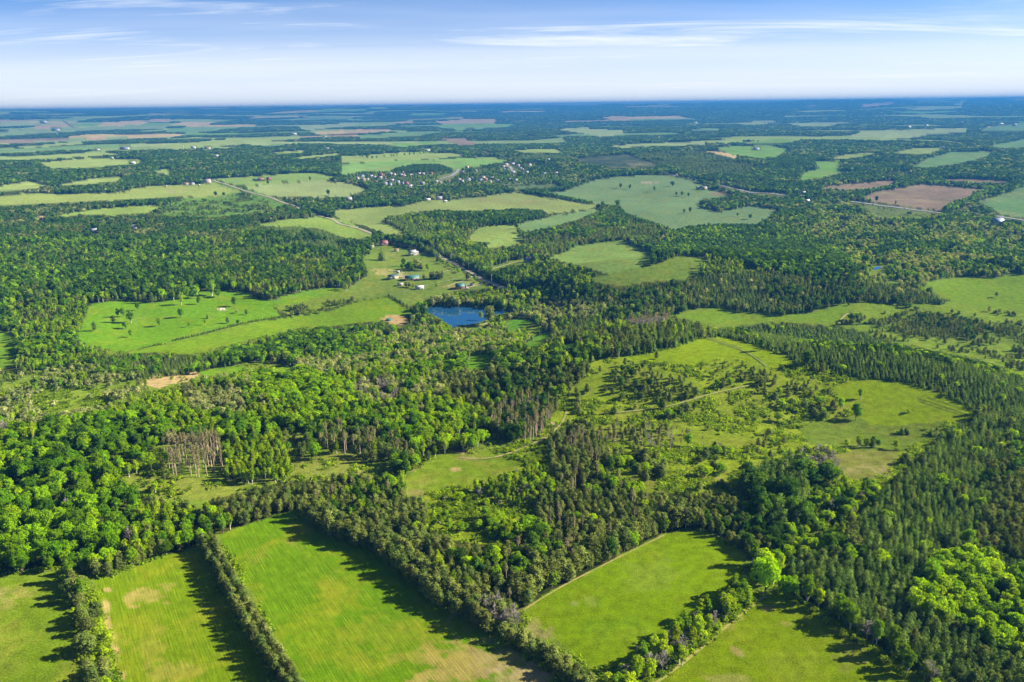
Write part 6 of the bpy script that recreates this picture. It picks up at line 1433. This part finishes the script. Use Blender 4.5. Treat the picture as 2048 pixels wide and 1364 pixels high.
# ring of pale stones in the meadow
p = at1(443, 619)
M_STONE = simple_mat('pale_stone', (.62, .58, .55), .9, .15)
for n in range(14):
    a = rng.uniform(0, 6.28); r_ = rng.uniform(0, 3.2); x, y = p[0] + r_ * math.cos(a) * 1.4, p[1] + r_ * math.sin(a)
    mm = Mesher(); core(mm, (0, 0, .3), rng.uniform(.4, 1.0, 3) * np.array([1.2, 1, .8]), 7, 5); V, Qd = mm.arrays(); V = V + rng.normal(0, .06, V.shape)
    o = link('boulder', mesh_arrays('boulder', V, [Qd], [M_STONE]), label='pale boulder in the heap on the bright meadow', category='boulder', group='boulders heaped on the meadow')
    o.location = (x, y, float(height(x, y)))
# round teal tank by the arena
p = at1(777.5, 641); o = link('water_tank', None, label='round teal tank at the sandy arena', category='tank'); o.location = tuple(p)
k = 20; th = np.arange(k) / k * 6.2832; ring = np.stack([2.9 * np.cos(th), 2.9 * np.sin(th)], 1)
link('wall', mesh_arrays('wall', np.concatenate([np.column_stack([ring, np.full(k, -.5)]), np.column_stack([ring, np.full(k, 1.5)])]), [[(j, (j + 1) % k, k + (j + 1) % k, k + j) for j in range(k)]], [PAINT['tealroof']], smooth=True), o)
link('cover', mesh_arrays('cover', np.concatenate([np.column_stack([ring * 1.02, np.full(k, 1.51)]), np.column_stack([ring * .55, np.full(k, 2.4)]), [[0, 0, 2.7]]]), [[(j, (j + 1) % k, k + (j + 1) % k, k + j) for j in range(k)], [(k + j, k + (j + 1) % k, 2 * k) for j in range(k)]], [PAINT['tealroof']], smooth=True), o)

# reeds round the pond
pp = at([q[0] for q in POND], [q[1] for q in POND])[:, :2]; pc = pp.mean(0)
RX, RY = [], []
for a_, b_ in zip(pp, np.roll(pp, -1, 0)):
    n = int(np.hypot(*(b_ - a_)) / .8)
    for t_ in rng.random(n):
        q_ = a_ + (b_ - a_) * t_; q_ = pc + (q_ - pc) * rng.uniform(.97, 1.05); RX.append(q_[0]); RY.append(q_[1])
RX, RY = np.array(RX), np.array(RY); w = rng.uniform(.6, 1.3, len(RX))
stuff('reeds', np.stack([RX, RY, np.maximum(height(RX, RY), POND_Z)], 1), [wl_[q]['idx'] for q in rng.integers(0, 4, len(RX))], np.stack([w, w, w * 1.8], 1), rng.uniform(0, 6.28, len(RX)), 'reeds and weeds fringing the pond', 'reeds')

# ------------------------------------------------------------------ the air
HX, HZ0, HZ1 = 26500., float(V3[:, 2].min()) - 2, max(float(V3[:, 2].max()) + 5, CAM_Z + 6)
V, Qd = boxm(-HX, HX, -HX, HX, HZ0, HZ1)
hm, hn, hl = mat_new('haze')
ho = node(hn, 'ShaderNodeOutputMaterial'); pv = node(hn, 'ShaderNodeVolumePrincipled')
pv.inputs['Color'].default_value = (.034, .175, .46, 1); pv.inputs['Density'].default_value = 1.15e-4
pv.inputs['Density Attribute'].default_value = ''; pv.inputs['Color Attribute'].default_value = ''; pv.inputs['Temperature Attribute'].default_value = ''
pv.inputs['Anisotropy'].default_value = .1
hl.new(pv.outputs[0], ho.inputs['Volume'])
try:
    hm.cycles.homogeneous_volume = True
except Exception:
    pass
link('haze', mesh_arrays('haze', V, [Qd], [hm]), label='thin blue haze filling the air over the land', category='haze', kind='stuff')
print('objects', len(bpy.data.objects), 'haze top', HZ1, round(time.time() - T0, 1))
